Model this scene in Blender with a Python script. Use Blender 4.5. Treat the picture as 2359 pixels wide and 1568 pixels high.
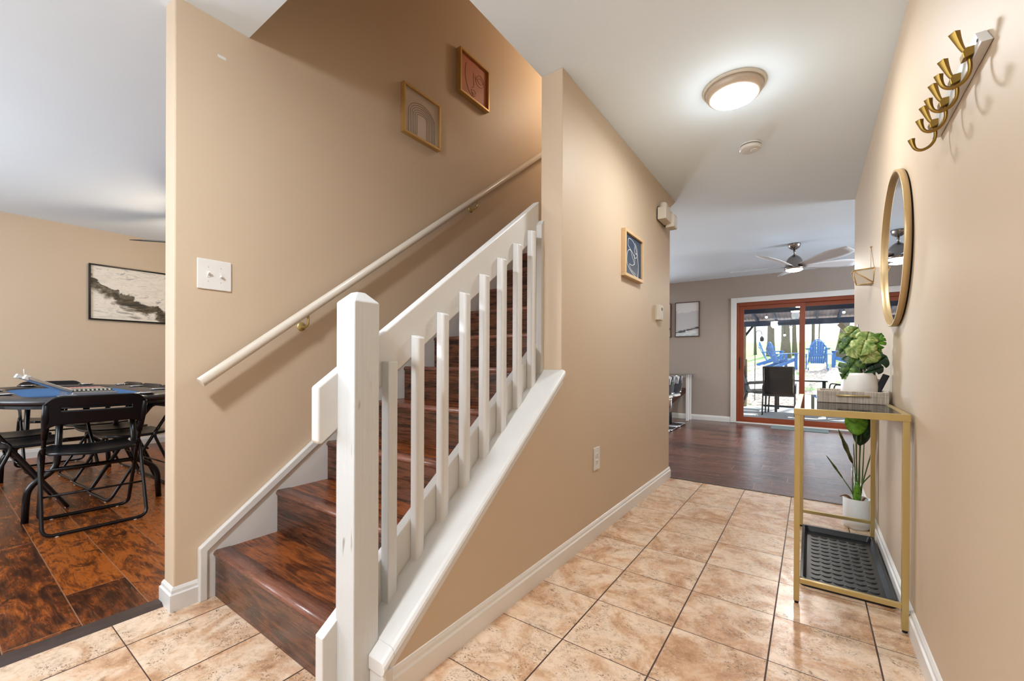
import bpy, math, random
from mathutils import Vector, Matrix

# ------------------------------------------------------------------ clearing
for o in list(bpy.data.objects):
    bpy.data.objects.remove(o)
SC = bpy.context.scene
COL = SC.collection
rnd = random.Random(7)
PI = math.pi


def lin(r, g, b):
    def f(c):
        c /= 255.0
        return c / 12.92 if c <= 0.04045 else ((c + 0.055) / 1.055) ** 2.4
    return (f(r), f(g), f(b), 1.0)


# ------------------------------------------------------------------ camera
F, CX, CY = 961.52, 1189.78, 836.78
cam_h = 0.9915
rx, ry, rz = -0.00245, -0.00438, 0.61421
Rm = Matrix.Rotation(rz, 3, 'Z') @ Matrix.Rotation(rx, 3, 'X') @ Matrix.Rotation(ry, 3, 'Y')
cam_rot = Matrix((Rm.col[0], Rm.col[2], -Rm.col[1])).transposed()
cd = bpy.data.cameras.new('camera')
cd.sensor_fit = 'HORIZONTAL'
cd.sensor_width = 36.0
cd.lens = F * 36.0 / 2359.0
cd.shift_x = (1179.5 - CX) / 2359.0
cd.shift_y = (CY - 784.0) / 2359.0
cd.clip_start = 0.02
cd.clip_end = 300
cam = bpy.data.objects.new('camera', cd)
cam.matrix_world = Matrix.Translation((0, 0, cam_h)) @ cam_rot.to_4x4()
COL.objects.link(cam)
SC.camera = cam

# ------------------------------------------------------------------ view
SC.view_settings.view_transform = 'Standard'
SC.view_settings.look = 'None'
SC.view_settings.exposure = 0.33
SC.view_settings.gamma = 1.0
SC.view_settings.use_curve_mapping = False
SC.cycles.use_denoising = True
SC.cycles.max_bounces = 8
SC.cycles.diffuse_bounces = 5
SC.cycles.glossy_bounces = 4
SC.cycles.transmission_bounces = 6
SC.cycles.transparent_max_bounces = 10
SC.cycles.sample_clamp_indirect = 6.0
SC.cycles.caustics_reflective = False
SC.cycles.caustics_refractive = False

# ------------------------------------------------------------------ world, sun
W = bpy.data.worlds.new('sky')
SC.world = W
W.use_nodes = True
bg = W.node_tree.nodes['Background']
bg.inputs[0].default_value = (0.80, 0.90, 1.0, 1)
bg.inputs[1].default_value = 3.0


def light(name, kind, loc, energy, color=(1, 1, 1), size=None, size_y=None, rot=(0, 0, 0), shape=None, angle=None, spread=None):
    l = bpy.data.lights.new(name, kind)
    l.energy = energy
    l.color = color
    if kind == 'AREA':
        l.shape = shape or ('RECTANGLE' if size_y else 'SQUARE')
        l.size = size
        if size_y:
            l.size_y = size_y
        if spread:
            l.spread = spread
    elif kind == 'SUN':
        l.angle = angle or 0.01
    elif size:
        l.shadow_soft_size = size
    o = bpy.data.objects.new(name, l)
    o.location = loc
    o.rotation_euler = rot
    COL.objects.link(o)
    return o


sun_dir = Vector((-0.16, -0.74, -0.66))       # direction the sunlight travels
sun = light('sun', 'SUN', (0, 20, 20), 9.0, (1.0, 0.95, 0.86), angle=0.012)
sun.rotation_euler = sun_dir.to_track_quat('-Z', 'Y').to_euler()
# area lights as daylight at added, unseen openings: entry sidelight and dining room window
light('front_door_daylight', 'AREA', (-1.72, -1.78, 1.35), 2.5, (0.84, 0.92, 1.0), 0.6, 1.6, (PI / 2, 0, 0))
light('added_dining_daylight', 'AREA', (-4.3, -1.78, 1.45), 52, (0.86, 0.93, 1.0), 2.2, 1.4, (PI / 2, 0, 0))
# area lights at two unseen window openings, added to brighten the living room
light('added_living_daylight', 'AREA', (-4.4, 8.05, 1.5), 215, (0.84, 0.92, 1.0), 1.7, 1.2, (-PI / 2, 0, 0))
light('added_side_daylight', 'AREA', (4.14, 6.2, 1.5), 160, (0.84, 0.92, 1.0), 1.8, 1.3, (PI / 2, 0, PI / 2))


# ------------------------------------------------------------------ materials
class NT:
    def __init__(s, name):
        s.m = bpy.data.materials.new(name)
        s.m.use_nodes = True
        s.t = s.m.node_tree
        s.n = s.t.nodes
        s.b = s.n['Principled BSDF']

    def node(s, typ, props=None, **ins):
        nd = s.n.new(typ)
        for k, v in (props or {}).items():
            setattr(nd, k, v)
        for k, v in ins.items():
            key = k.replace('_', ' ')
            if key.startswith('i') and key[1:].isdigit():
                sock = nd.inputs[int(key[1:])]
            else:
                sock = nd.inputs[key]
            s.put(sock, v)
        return nd

    def put(s, sock, v):
        if isinstance(v, bpy.types.NodeSocket):
            s.t.links.new(v, sock)
        else:
            sock.default_value = v

    def math(s, op, a, b=0.0, c=0.0):
        nd = s.node('ShaderNodeMath', {'operation': op}, i0=a, i1=b)
        if op in ('MULTIPLY_ADD', 'SMOOTH_MIN', 'COMPARE'):
            s.put(nd.inputs[2], c)
        return nd.outputs[0]

    def mix(s, fac, a, b, mode='MIX'):
        nd = s.node('ShaderNodeMix', {'data_type': 'RGBA', 'blend_type': mode})
        s.put(nd.inputs[0], fac)
        s.put(nd.inputs[6], a)
        s.put(nd.inputs[7], b)
        return nd.outputs[2]

    def ramp(s, fac, stops):
        nd = s.node('ShaderNodeValToRGB', Fac=fac)
        e = nd.color_ramp.elements
        while len(e) < len(stops):
            e.new(0.5)
        for el, (p, c) in zip(e, stops):
            el.position = p
            el.color = c if len(c) == 4 else (*c, 1)
        return nd.outputs[0]

    def pos(s):
        return s.node('ShaderNodeNewGeometry').outputs['Position']

    def obj(s):
        return s.node('ShaderNodeTexCoord').outputs['Object']

    def xyz(s, v):
        nd = s.node('ShaderNodeSeparateXYZ', i0=v)
        return nd.outputs

    def vec(s, x, y, z):
        return s.node('ShaderNodeCombineXYZ', i0=x, i1=y, i2=z).outputs[0]

    def noise(s, v, scale, detail=4, rough=0.5, dist=0.0):
        nd = s.node('ShaderNodeTexNoise', Vector=v, Scale=scale, Detail=detail, Roughness=rough, Distortion=dist)
        return nd.outputs['Fac']

    def white(s, v):
        return s.node('ShaderNodeTexWhiteNoise', {'noise_dimensions': '3D'}, Vector=v).outputs['Value']

    def scale(s, v, sc):
        nd = s.node('ShaderNodeMapping', Vector=v)
        nd.inputs['Scale'].default_value = sc
        return nd.outputs[0]

    def bump(s, h, strength=0.2, dist=0.01):
        nd = s.node('ShaderNodeBump', Strength=strength, Distance=dist, Height=h)
        s.t.links.new(nd.outputs[0], s.b.inputs['Normal'])

    def set(s, color=None, rough=None, metal=None, **kw):
        if color is not None:
            s.put(s.b.inputs['Base Color'], color)
        if rough is not None:
            s.put(s.b.inputs['Roughness'], rough)
        if metal is not None:
            s.put(s.b.inputs['Metallic'], metal)
        for k, v in kw.items():
            s.put(s.b.inputs[k.replace('_', ' ')], v)
        return s.m


MAT = {}


def simple(name, c, rough=0.5, metal=0.0, var=0.06, scale=8.0, bump=0.0, bscale=60.0, **kw):
    t = NT(name)
    v = t.obj()
    n = t.noise(v, scale, 3)
    d = tuple(x * (1 - var) for x in c[:3]) + (1,)
    l = tuple(min(1, x * (1 + var)) for x in c[:3]) + (1,)
    col = t.mix(n, d, l)
    t.set(col, rough, metal, **kw)
    if bump:
        t.bump(t.noise(v, bscale, 3), bump, 0.003)
    MAT[name] = t.m
    return t.m


def paint(name, c, rough=0.55):
    t = NT(name)
    p = t.pos()
    n = t.noise(p, 1.3, 3)
    col = t.mix(n, tuple(x * .96 for x in c[:3]) + (1,), tuple(min(1, x * 1.04) for x in c[:3]) + (1,))
    t.set(col, rough)
    t.bump(t.noise(p, 170, 2, .6), 0.10, 0.002)
    MAT[name] = t.m
    return t.m


paint('wall_paint', (0.55, 0.43, 0.305, 1))
paint('taupe_paint', (0.33, 0.275, 0.235, 1), 0.6)  # darker, greyer version of the wall tan, for the living room
paint('ceiling_paint', (0.80, 0.90, 1.0, 1), 0.85)
simple('baseboard_paint', (0.74, 0.715, 0.68, 1), 0.35, var=.02)  # trim white made lighter to offset the weak light on the hall baseboards
simple('cream_trim', (0.62, 0.565, 0.48, 1), 0.33, var=.03)
simple('white_trim', (0.635, 0.625, 0.605, 1), 0.33, var=0.04, scale=5, bump=0.04, bscale=90)


def worn_white():
    t = NT('worn_white_paint')
    v = t.obj()
    grain = t.noise(t.scale(v, (70, 70, 2.2)), 1.0, 5, .6)
    patch = t.noise(v, 5, 3)
    spots = t.noise(t.scale(v, (60, 60, 9)), 1.0, 2, .5)
    m = t.math('MULTIPLY', t.ramp(spots, [(0.66, (0, 0, 0)), (0.72, (1, 1, 1))]), t.ramp(patch, [(0.5, (0, 0, 0)), (0.62, (1, 1, 1))]))
    col = t.mix(m, t.mix(patch, (0.53, 0.54, 0.535, 1), (0.60, 0.61, 0.605, 1)), (0.30, 0.27, 0.24, 1))
    t.set(col, 0.4)
    t.bump(grain, 0.45, 0.004)
    MAT['worn_white'] = t.m


worn_white()


def tile_mat():
    t = NT('floor_tile')
    p = t.pos()
    X, Y, Z = t.xyz(p)
    S = 0.305
    u = t.math('DIVIDE', t.math('SUBTRACT', X, -2.37137 * S), S)
    v = t.math('DIVIDE', t.math('SUBTRACT', Y, 4.32546 * S), S)
    iu, iv = t.math('FLOOR', u), t.math('FLOOR', v)
    fu, fv = t.math('FRACT', u), t.math('FRACT', v)
    du = t.math('SUBTRACT', 0.5, t.math('ABSOLUTE', t.math('SUBTRACT', fu, 0.5)))
    dv = t.math('SUBTRACT', 0.5, t.math('ABSOLUTE', t.math('SUBTRACT', fv, 0.5)))
    gu = t.math('LESS_THAN', du, 0.0085)
    gv = t.math('LESS_THAN', dv, 0.0055)
    g = t.math('MAXIMUM', gu, gv)
    idv = t.vec(iu, iv, 3.0)
    wn = t.node('ShaderNodeTexWhiteNoise', {'noise_dimensions': '3D'}, Vector=idv)
    off = t.node('ShaderNodeVectorMath', {'operation': 'SCALE'}, i0=wn.outputs['Color'])
    off.inputs['Scale'].default_value = 40
    q = t.node('ShaderNodeVectorMath', {'operation': 'ADD'}, i0=p, i1=off.outputs[0]).outputs[0]
    big = t.noise(q, 5.5, 6, .62, .8)
    base = t.ramp(big, [(0.28, lin(168, 124, 88)), (0.42, lin(204, 164, 130)), (0.56, lin(228, 202, 176)), (0.78, lin(210, 192, 174))])
    mid = t.noise(q, 9, 4, .6, .5)
    fine = t.noise(t.scale(q, (1, 1.7, 1)), 75, 5, .75, 1.2)
    m = t.math('MULTIPLY', t.ramp(fine, [(0.50, (0, 0, 0)), (0.60, (1, 1, 1))]), t.ramp(mid, [(0.42, (0, 0, 0)), (0.58, (.95, .95, .95))]))
    col = t.mix(m, base, lin(104, 72, 44))
    cloud = t.noise(q, 30, 6, .74, .6)
    col = t.mix(1.0, col, t.ramp(cloud, [(0.34, (.74, .68, .60)), (0.50, (.97, .96, .95)), (0.66, (1.0, 1.0, 1.0))]), 'MULTIPLY')
    veins = t.noise(q, 14, 3, .5, 2.5)
    vm = t.ramp(t.math('ABSOLUTE', t.math('SUBTRACT', veins, 0.5)), [(0.0, (.45, .45, .45)), (0.012, (0, 0, 0))])
    col = t.mix(vm, col, lin(228, 206, 182))
    col = t.mix(g, col, lin(62, 40, 28))
    rgh = t.math('ADD', t.math('MULTIPLY', t.math('MAXIMUM', g, m), 0.35), 0.26)
    t.set(col, rgh)
    h = t.math('SUBTRACT', t.math('MULTIPLY', fine, 0.12), g)
    t.bump(h, 0.35, 0.002)
    MAT['tile'] = t.m


tile_mat()


def plank_mat(name, dark, mid, bright, light_seam=True, warm=1.0):
    t = NT(name)
    p = t.pos()
    X, Y, Z = t.xyz(p)
    Wd, L = 0.1905, 1.22
    u = t.math('DIVIDE', t.math('SUBTRACT', Y, 0.341), Wd)
    row = t.math('FLOOR', u)
    fu = t.math('FRACT', u)
    rr = t.white(t.vec(row, 7.3, 1.1))
    v = t.math('ADD', t.math('DIVIDE', X, L), rr)
    colm = t.math('FLOOR', v)
    fv = t.math('FRACT', v)
    du = t.math('SUBTRACT', 0.5, t.math('ABSOLUTE', t.math('SUBTRACT', fu, 0.5)))
    dv = t.math('SUBTRACT', 0.5, t.math('ABSOLUTE', t.math('SUBTRACT', fv, 0.5)))
    seam = t.math('MAXIMUM', t.math('LESS_THAN', du, 0.009), t.math('LESS_THAN', dv, 0.0014))
    ident = t.white(t.vec(row, colm, 5.0))
    q = t.vec(t.math('ADD', X, t.math('MULTIPLY', ident, 31.0)), t.math('ADD', Y, t.math('MULTIPLY', ident, 17.0)), ident)
    big = t.noise(t.scale(q, (1.6, 4.2, 1)), 2.2, 6, .62, 1.6)
    grain = t.noise(t.scale(q, (2.0, 16, 1)), 3.2, 6, .68, 1.8)
    knots = t.noise(t.scale(q, (1, 1.6, 1)), 7.5, 3, .5, 1.2)
    f = t.math('ADD', t.math('MULTIPLY', big, 0.62), t.math('MULTIPLY', grain, 0.38))
    f = t.math('ADD', f, t.math('MULTIPLY', t.math('SUBTRACT', ident, 0.5), 0.16))
    col = t.ramp(f, [(0.34, dark), (0.47, mid), (0.58, bright), (0.72, mid)])
    km = t.ramp(knots, [(0.60, (0, 0, 0)), (0.70, (.85, .85, .85))])
    col = t.mix(km, col, dark)
    col = t.mix(t.math('MULTIPLY', seam, 0.75), col, lin(150, 112, 84) if light_seam else lin(22, 12, 10))
    t.set(col, t.math('ADD', t.math('MULTIPLY', grain, 0.16), 0.17))
    t.bump(t.math('ADD', grain, t.math('MULTIPLY', big, 1.5)), 0.28, 0.003)
    MAT[name] = t.m


plank_mat('wood_floor', lin(44, 22, 12), lin(104, 52, 20), lin(158, 84, 30))
plank_mat('wood_floor_living', lin(34, 20, 20), lin(76, 46, 40), lin(104, 66, 52))


def stair_mat(name, cols, ax=0):
    t = NT(name)
    p = t.pos()
    X, Y, Z = t.xyz(p)
    step = t.math('FLOOR', t.math('DIVIDE', t.math('SUBTRACT', Y, 0.70), 0.25))
    q = t.vec(t.math('ADD', X, t.math('MULTIPLY', step, 3.7)), Y, Z)
    big = t.noise(t.scale(q, (1.5, 5.5, 5.5)), 2.0, 6, .6, 1.9)
    grain = t.noise(t.scale(q, (1.6, 30, 30)), 2.2, 6, .66, 1.1)
    knots = t.noise(t.scale(q, (1, 2.2, 2.2)), 3.5, 4, .5, 1.8)
    f = t.math('ADD', t.math('MULTIPLY', big, .55), t.math('MULTIPLY', grain, .45))
    col = t.ramp(f, [(0.33, cols[0]), (0.46, cols[1]), (0.57, cols[2]), (0.70, cols[1])])
    col = t.mix(t.ramp(knots, [(0.62, (0, 0, 0)), (0.70, (.8, .8, .8))]), col, cols[0])
    t.set(col, t.math('ADD', t.math('MULTIPLY', grain, 0.22), 0.16))
    t.bump(grain, 0.3, 0.003)
    MAT[name] = t.m


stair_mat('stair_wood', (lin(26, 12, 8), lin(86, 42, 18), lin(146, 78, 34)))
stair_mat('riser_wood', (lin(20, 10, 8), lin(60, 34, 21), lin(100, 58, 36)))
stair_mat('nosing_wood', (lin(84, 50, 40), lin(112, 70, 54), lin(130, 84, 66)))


def metal(name, c, rough=0.3):
    return simple(name, c, rough, 1.0, var=0.03)


metal('brass_hooks', (0.30, 0.185, 0.045, 1), 0.38)
simple('gold_frame', (0.52, 0.33, 0.12, 1), 0.35, .45, var=.03)
simple('gold_satin', (0.50, 0.375, 0.15, 1), 0.34, 0.55, var=.03)
simple('gold_rim', (0.52, 0.36, 0.17, 1), 0.36, 0.35, var=.03)
simple('lamp_rim', (0.50, 0.40, 0.31, 1), 0.42, .2, var=.02)
metal('nickel', (0.27, 0.235, 0.21, 1), 0.26)
metal('chrome', (0.8, 0.8, 0.8, 1), 0.08)
simple('black_plastic', (0.006, 0.0065, 0.009, 1), 0.33, var=.1, bump=.05, bscale=300, Specular_IOR_Level=.28)
simple('black_metal', (0.005, 0.005, 0.006, 1), 0.25, Specular_IOR_Level=.35)
simple('white_plastic', (0.70, 0.68, 0.65, 1), 0.3, var=.02)
simple('cream_plastic', (0.62, 0.56, 0.47, 1), 0.4, var=.02)
simple('dark_detail', (0.04, 0.035, 0.03, 1), 0.5)
simple('white_ceramic', (0.74, 0.72, 0.69, 1), 0.45, var=.03, scale=20, bump=.08, bscale=70)
simple('matte_white_pot', (0.72, 0.74, 0.76, 1), 0.55, var=.02)
simple('soil', (0.16, 0.07, 0.03, 1), 0.9, var=.5, scale=60, bump=.6, bscale=90)
simple('stem_green', (0.05, 0.12, 0.015, 1), 0.4, var=.3)
simple('stem_dark', (0.035, 0.02, 0.012, 1), 0.5)
simple('rubber', (0.007, 0.008, 0.010, 1), 0.36, var=.2, scale=20, Specular_IOR_Level=.4)
simple('switch_mark', (0.45, 0.42, 0.38, 1), 0.5)
simple('red_wood', (0.20, 0.035, 0.007, 1), 0.5, var=.25, scale=4)
simple('light_wood', (0.50, 0.36, 0.22, 1), 0.5, var=.15, scale=9)
simple('natural_frame', (0.62, 0.42, 0.22, 1), 0.45, var=.1, scale=9)
simple('dark_wood_frame', (0.07, 0.028, 0.018, 1), 0.4)
simple('threshold', (0.05, 0.031, 0.025, 1), 0.4, var=.25, scale=14)
simple('grey_mat', (0.17, 0.22, 0.22, 1), 0.8, var=.15, scale=50)
simple('patio_dark', (0.012, 0.020, 0.030, 1), 0.5)
simple('patio_sling', (0.008, 0.017, 0.028, 1), 0.9, Specular_IOR_Level=.15, var=.25, scale=25)
simple('adirondack_blue', (0.03, 0.12, 0.34, 1), 0.45, var=.12)
simple('beam_blue', (0.05, 0.085, 0.16, 1), 0.7, var=.2)
simple('post_wood', (0.48, 0.36, 0.22, 1), 0.75, var=.25, scale=6)
simple('bark', (0.11, 0.088, 0.07, 1), 0.95, var=.5, scale=14, bump=.9, bscale=22)
simple('leaves', (0.10, 0.22, 0.05, 1), 0.6, var=.4, scale=2)
simple('concrete', (0.42, 0.43, 0.44, 1), 0.8, var=.1, scale=3)
simple('felt_blue', (0.025, 0.13, 0.34, 1), 0.85, var=.08, scale=30)
simple('leatherette', (0.028, 0.027, 0.030, 1), 0.34, var=.1, bump=.1, bscale=200)
metal('aluminium', (0.62, 0.64, 0.67, 1), 0.32)
simple('chip_red', (0.62, 0.06, 0.04, 1), 0.5)
simple('foam_black', (0.02, 0.02, 0.02, 1), 0.9)


def glass(name, tint=(0.96, 0.98, 0.98, 1), ior=1.45, rough=0.0):
    t = NT(name)
    t.n.remove(t.b)
    tr = t.node('ShaderNodeBsdfTransparent', Color=tint)
    gl = t.node('ShaderNodeBsdfGlossy', Roughness=rough)
    fr = t.node('ShaderNodeFresnel', IOR=ior)
    mx = t.node('ShaderNodeMixShader', i0=fr.outputs[0], i1=tr.outputs[0], i2=gl.outputs[0])
    t.t.links.new(mx.outputs[0], t.n['Material Output'].inputs[0])
    MAT[name] = t.m


glass('glass')
glass('clear_acrylic', (0.93, 0.94, 0.97, 1), 1.4, .12)
glass('glass_top', (0.93, 0.96, 0.95, 1), 1.65)


def emit(name, c, s):
    t = NT(name)
    t.set(c, 0.4, Emission_Color=c, Emission_Strength=s)
    MAT[name] = t.m


emit('lamp_hall', (1.0, 0.97, 0.92, 1), 15.0)
emit('lamp_fan', (1.0, 0.86, 0.72, 1), 14.0)
emit('string_bulb', (1.0, 0.97, 0.92, 1), 1.6)

t = NT('mirror')
t.set((0.86, 0.87, 0.88, 1), 0.0, 1.0)
MAT['mirror'] = t.m


def weave():
    t = NT('linen_weave')
    v = t.obj()
    a = t.noise(t.scale(v, (260, 260, 9)), 1, 2)
    b = t.noise(t.scale(v, (9, 9, 320)), 1, 2)
    f = t.math('ADD', t.math('MULTIPLY', a, .55), t.math('MULTIPLY', b, .45))
    t.set(t.ramp(f, [(.38, lin(150, 136, 120)), (.62, lin(206, 196, 184))]), .7)
    t.bump(f, .3, .001)
    MAT['linen'] = t.m


weave()


def monstera_mat(name, a, b, c):
    t = NT(name)
    v = t.obj()
    n = t.noise(v, 26, 4, .6, 1.2)
    col = t.ramp(n, [(0.36, a), (0.52, b), (0.66, c)])
    t.set(col, 0.38)
    t.bump(t.noise(v, 60, 2), .15, .002)
    MAT[name] = t.m


monstera_mat('leaf_variegated', lin(64, 104, 44), lin(138, 158, 82), lin(206, 208, 146))
monstera_mat('leaf_mid', lin(30, 62, 26), lin(62, 98, 48), lin(120, 150, 70))
monstera_mat('leaf_dark', lin(6, 26, 12), lin(10, 44, 20), lin(24, 84, 34))
monstera_mat('leaf_bird', lin(40, 84, 14), lin(88, 142, 30), lin(112, 164, 40))
monstera_mat('leaf_olive', lin(44, 52, 16), lin(84, 88, 32), lin(108, 108, 48))


# ---- painted / printed artworks (each on its own flat sheet, object coords: x right, z up)
def art_landscape():
    t = NT('art_abstract_landscape')
    X, Y, Z = t.xyz(t.obj())
    q = t.vec(X, 0.0, Z)
    n1 = t.noise(t.scale(q, (1.6, 1, 3.0)), 1.6, 6, .62, 1.0)
    n2 = t.noise(t.scale(q, (2.5, 1, 8.0)), 2.0, 7, .66, 1.4)
    sky = t.ramp(n2, [(.35, lin(206, 198, 186)), (.55, lin(228, 220, 206)), (.68, lin(150, 148, 144))])
    # ridge that falls from the upper left to the middle and rises again to the right
    ridge = t.math('MULTIPLY', t.math('MULTIPLY', t.math('SUBTRACT', X, 0.15), t.math('SUBTRACT', X, 0.15)), 0.62)
    d = t.math('SUBTRACT', t.math('ADD', t.math('SUBTRACT', ridge, 0.16), t.math('MULTIPLY', t.math('SUBTRACT', n1, .5), .5)), Z)
    band = t.ramp(d, [(0.0, (0, 0, 0)), (0.02, (1, 1, 1)), (0.12, (1, 1, 1)), (0.17, (0, 0, 0))])
    dark = t.ramp(n2, [(.38, lin(30, 28, 26)), (.50, lin(86, 74, 52)), (.60, lin(116, 112, 104)), (.7, lin(150, 120, 60))])
    col = t.mix(band, sky, dark)
    t.set(col, .6)
    MAT['art_landscape'] = t.m


def art_misty():
    t = NT('art_misty_hills')
    X, Y, Z = t.xyz(t.obj())
    n = t.noise(t.scale(t.vec(X, 0.0, Z), (5, 1, 14)), 1.5, 5, .6, .8)
    line = t.math('ABSOLUTE', t.math('SUBTRACT', Z, t.math('ADD', t.math('MULTIPLY', X, 0.22), t.math('SUBTRACT', t.math('MULTIPLY', n, .10), .24))))
    k = t.ramp(line, [(0.0, (1, 1, 1)), (.012, (.7, .7, .7)), (.022, (0, 0, 0))])
    hill = t.math('LESS_THAN', Z, t.math('ADD', 0.13, t.math('MULTIPLY', t.math('SUBTRACT', n, .5), .25)))
    base = t.mix(hill, lin(206, 202, 200), lin(184, 182, 184))
    low = t.math('LESS_THAN', Z, -0.2)
    base = t.mix(low, base, t.ramp(n, [(.4, lin(176, 188, 192)), (.6, lin(214, 216, 216))]))
    t.set(t.mix(k, base, lin(28, 36, 44)), .35)
    MAT['art_misty'] = t.m


art_landscape()
art_misty()
simple('paper_beige', (0.55, 0.47, 0.39, 1), 0.7, var=.02)
simple('paper_terracotta', (0.46, 0.155, 0.08, 1), 0.5, var=.08, scale=6)
simple('paper_navy', (0.022, 0.045, 0.085, 1), 0.4, var=.05)
simple('ink_brown', (0.10, 0.045, 0.02, 1), 0.7)
simple('ink_olive', (0.20, 0.075, 0.038, 1), 0.7)
simple('ink_white', (0.72, 0.72, 0.70, 1), 0.6)


def litter():
    t = NT('leaf_litter')
    p = t.pos()
    n = t.noise(p, 1.1, 5, .6)
    f = t.noise(p, 14, 5, .7)
    Y = t.xyz(p)[1]
    col = t.ramp(f, [(.36, lin(92, 78, 84)), (.5, lin(176, 158, 146)), (.64, lin(226, 214, 200))])  # purple-grey end of the ramp paints shadow into the litter colour
    grass = t.ramp(f, [(.4, lin(70, 110, 54)), (.6, lin(140, 176, 96))])
    far = t.ramp(t.math('DIVIDE', t.math('SUBTRACT', Y, 16.0), 14.0), [(0.0, (0, 0, 0)), (1.0, (1, 1, 1))])
    m = t.ramp(t.math('ADD', n, t.math('MULTIPLY', far, .45)), [(.56, (0, 0, 0)), (.68, (1, 1, 1))])
    t.set(t.mix(m, col, grass), .95)
    MAT['leaf_litter'] = t.m


litter()


def corrugated():
    t = NT('roof_sheet')
    X, Y, Z = t.xyz(t.pos())
    w = t.math('SINE', t.math('MULTIPLY', X, 2 * PI / 0.076))
    t.set(t.mix(t.math('MULTIPLY_ADD', w, .5, .5), (0.30, 0.24, 0.29, 1), (0.42, 0.34, 0.38, 1)), .5)
    tl = t.node('ShaderNodeBsdfTranslucent', Color=(0.5, 0.36, 0.38, 1))
    mx = t.node('ShaderNodeMixShader', i0=0.06, i1=t.b.outputs[0], i2=tl.outputs[0])
    t.t.links.new(mx.outputs[0], t.n['Material Output'].inputs[0])
    MAT['roof_sheet'] = t.m


corrugated()


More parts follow.
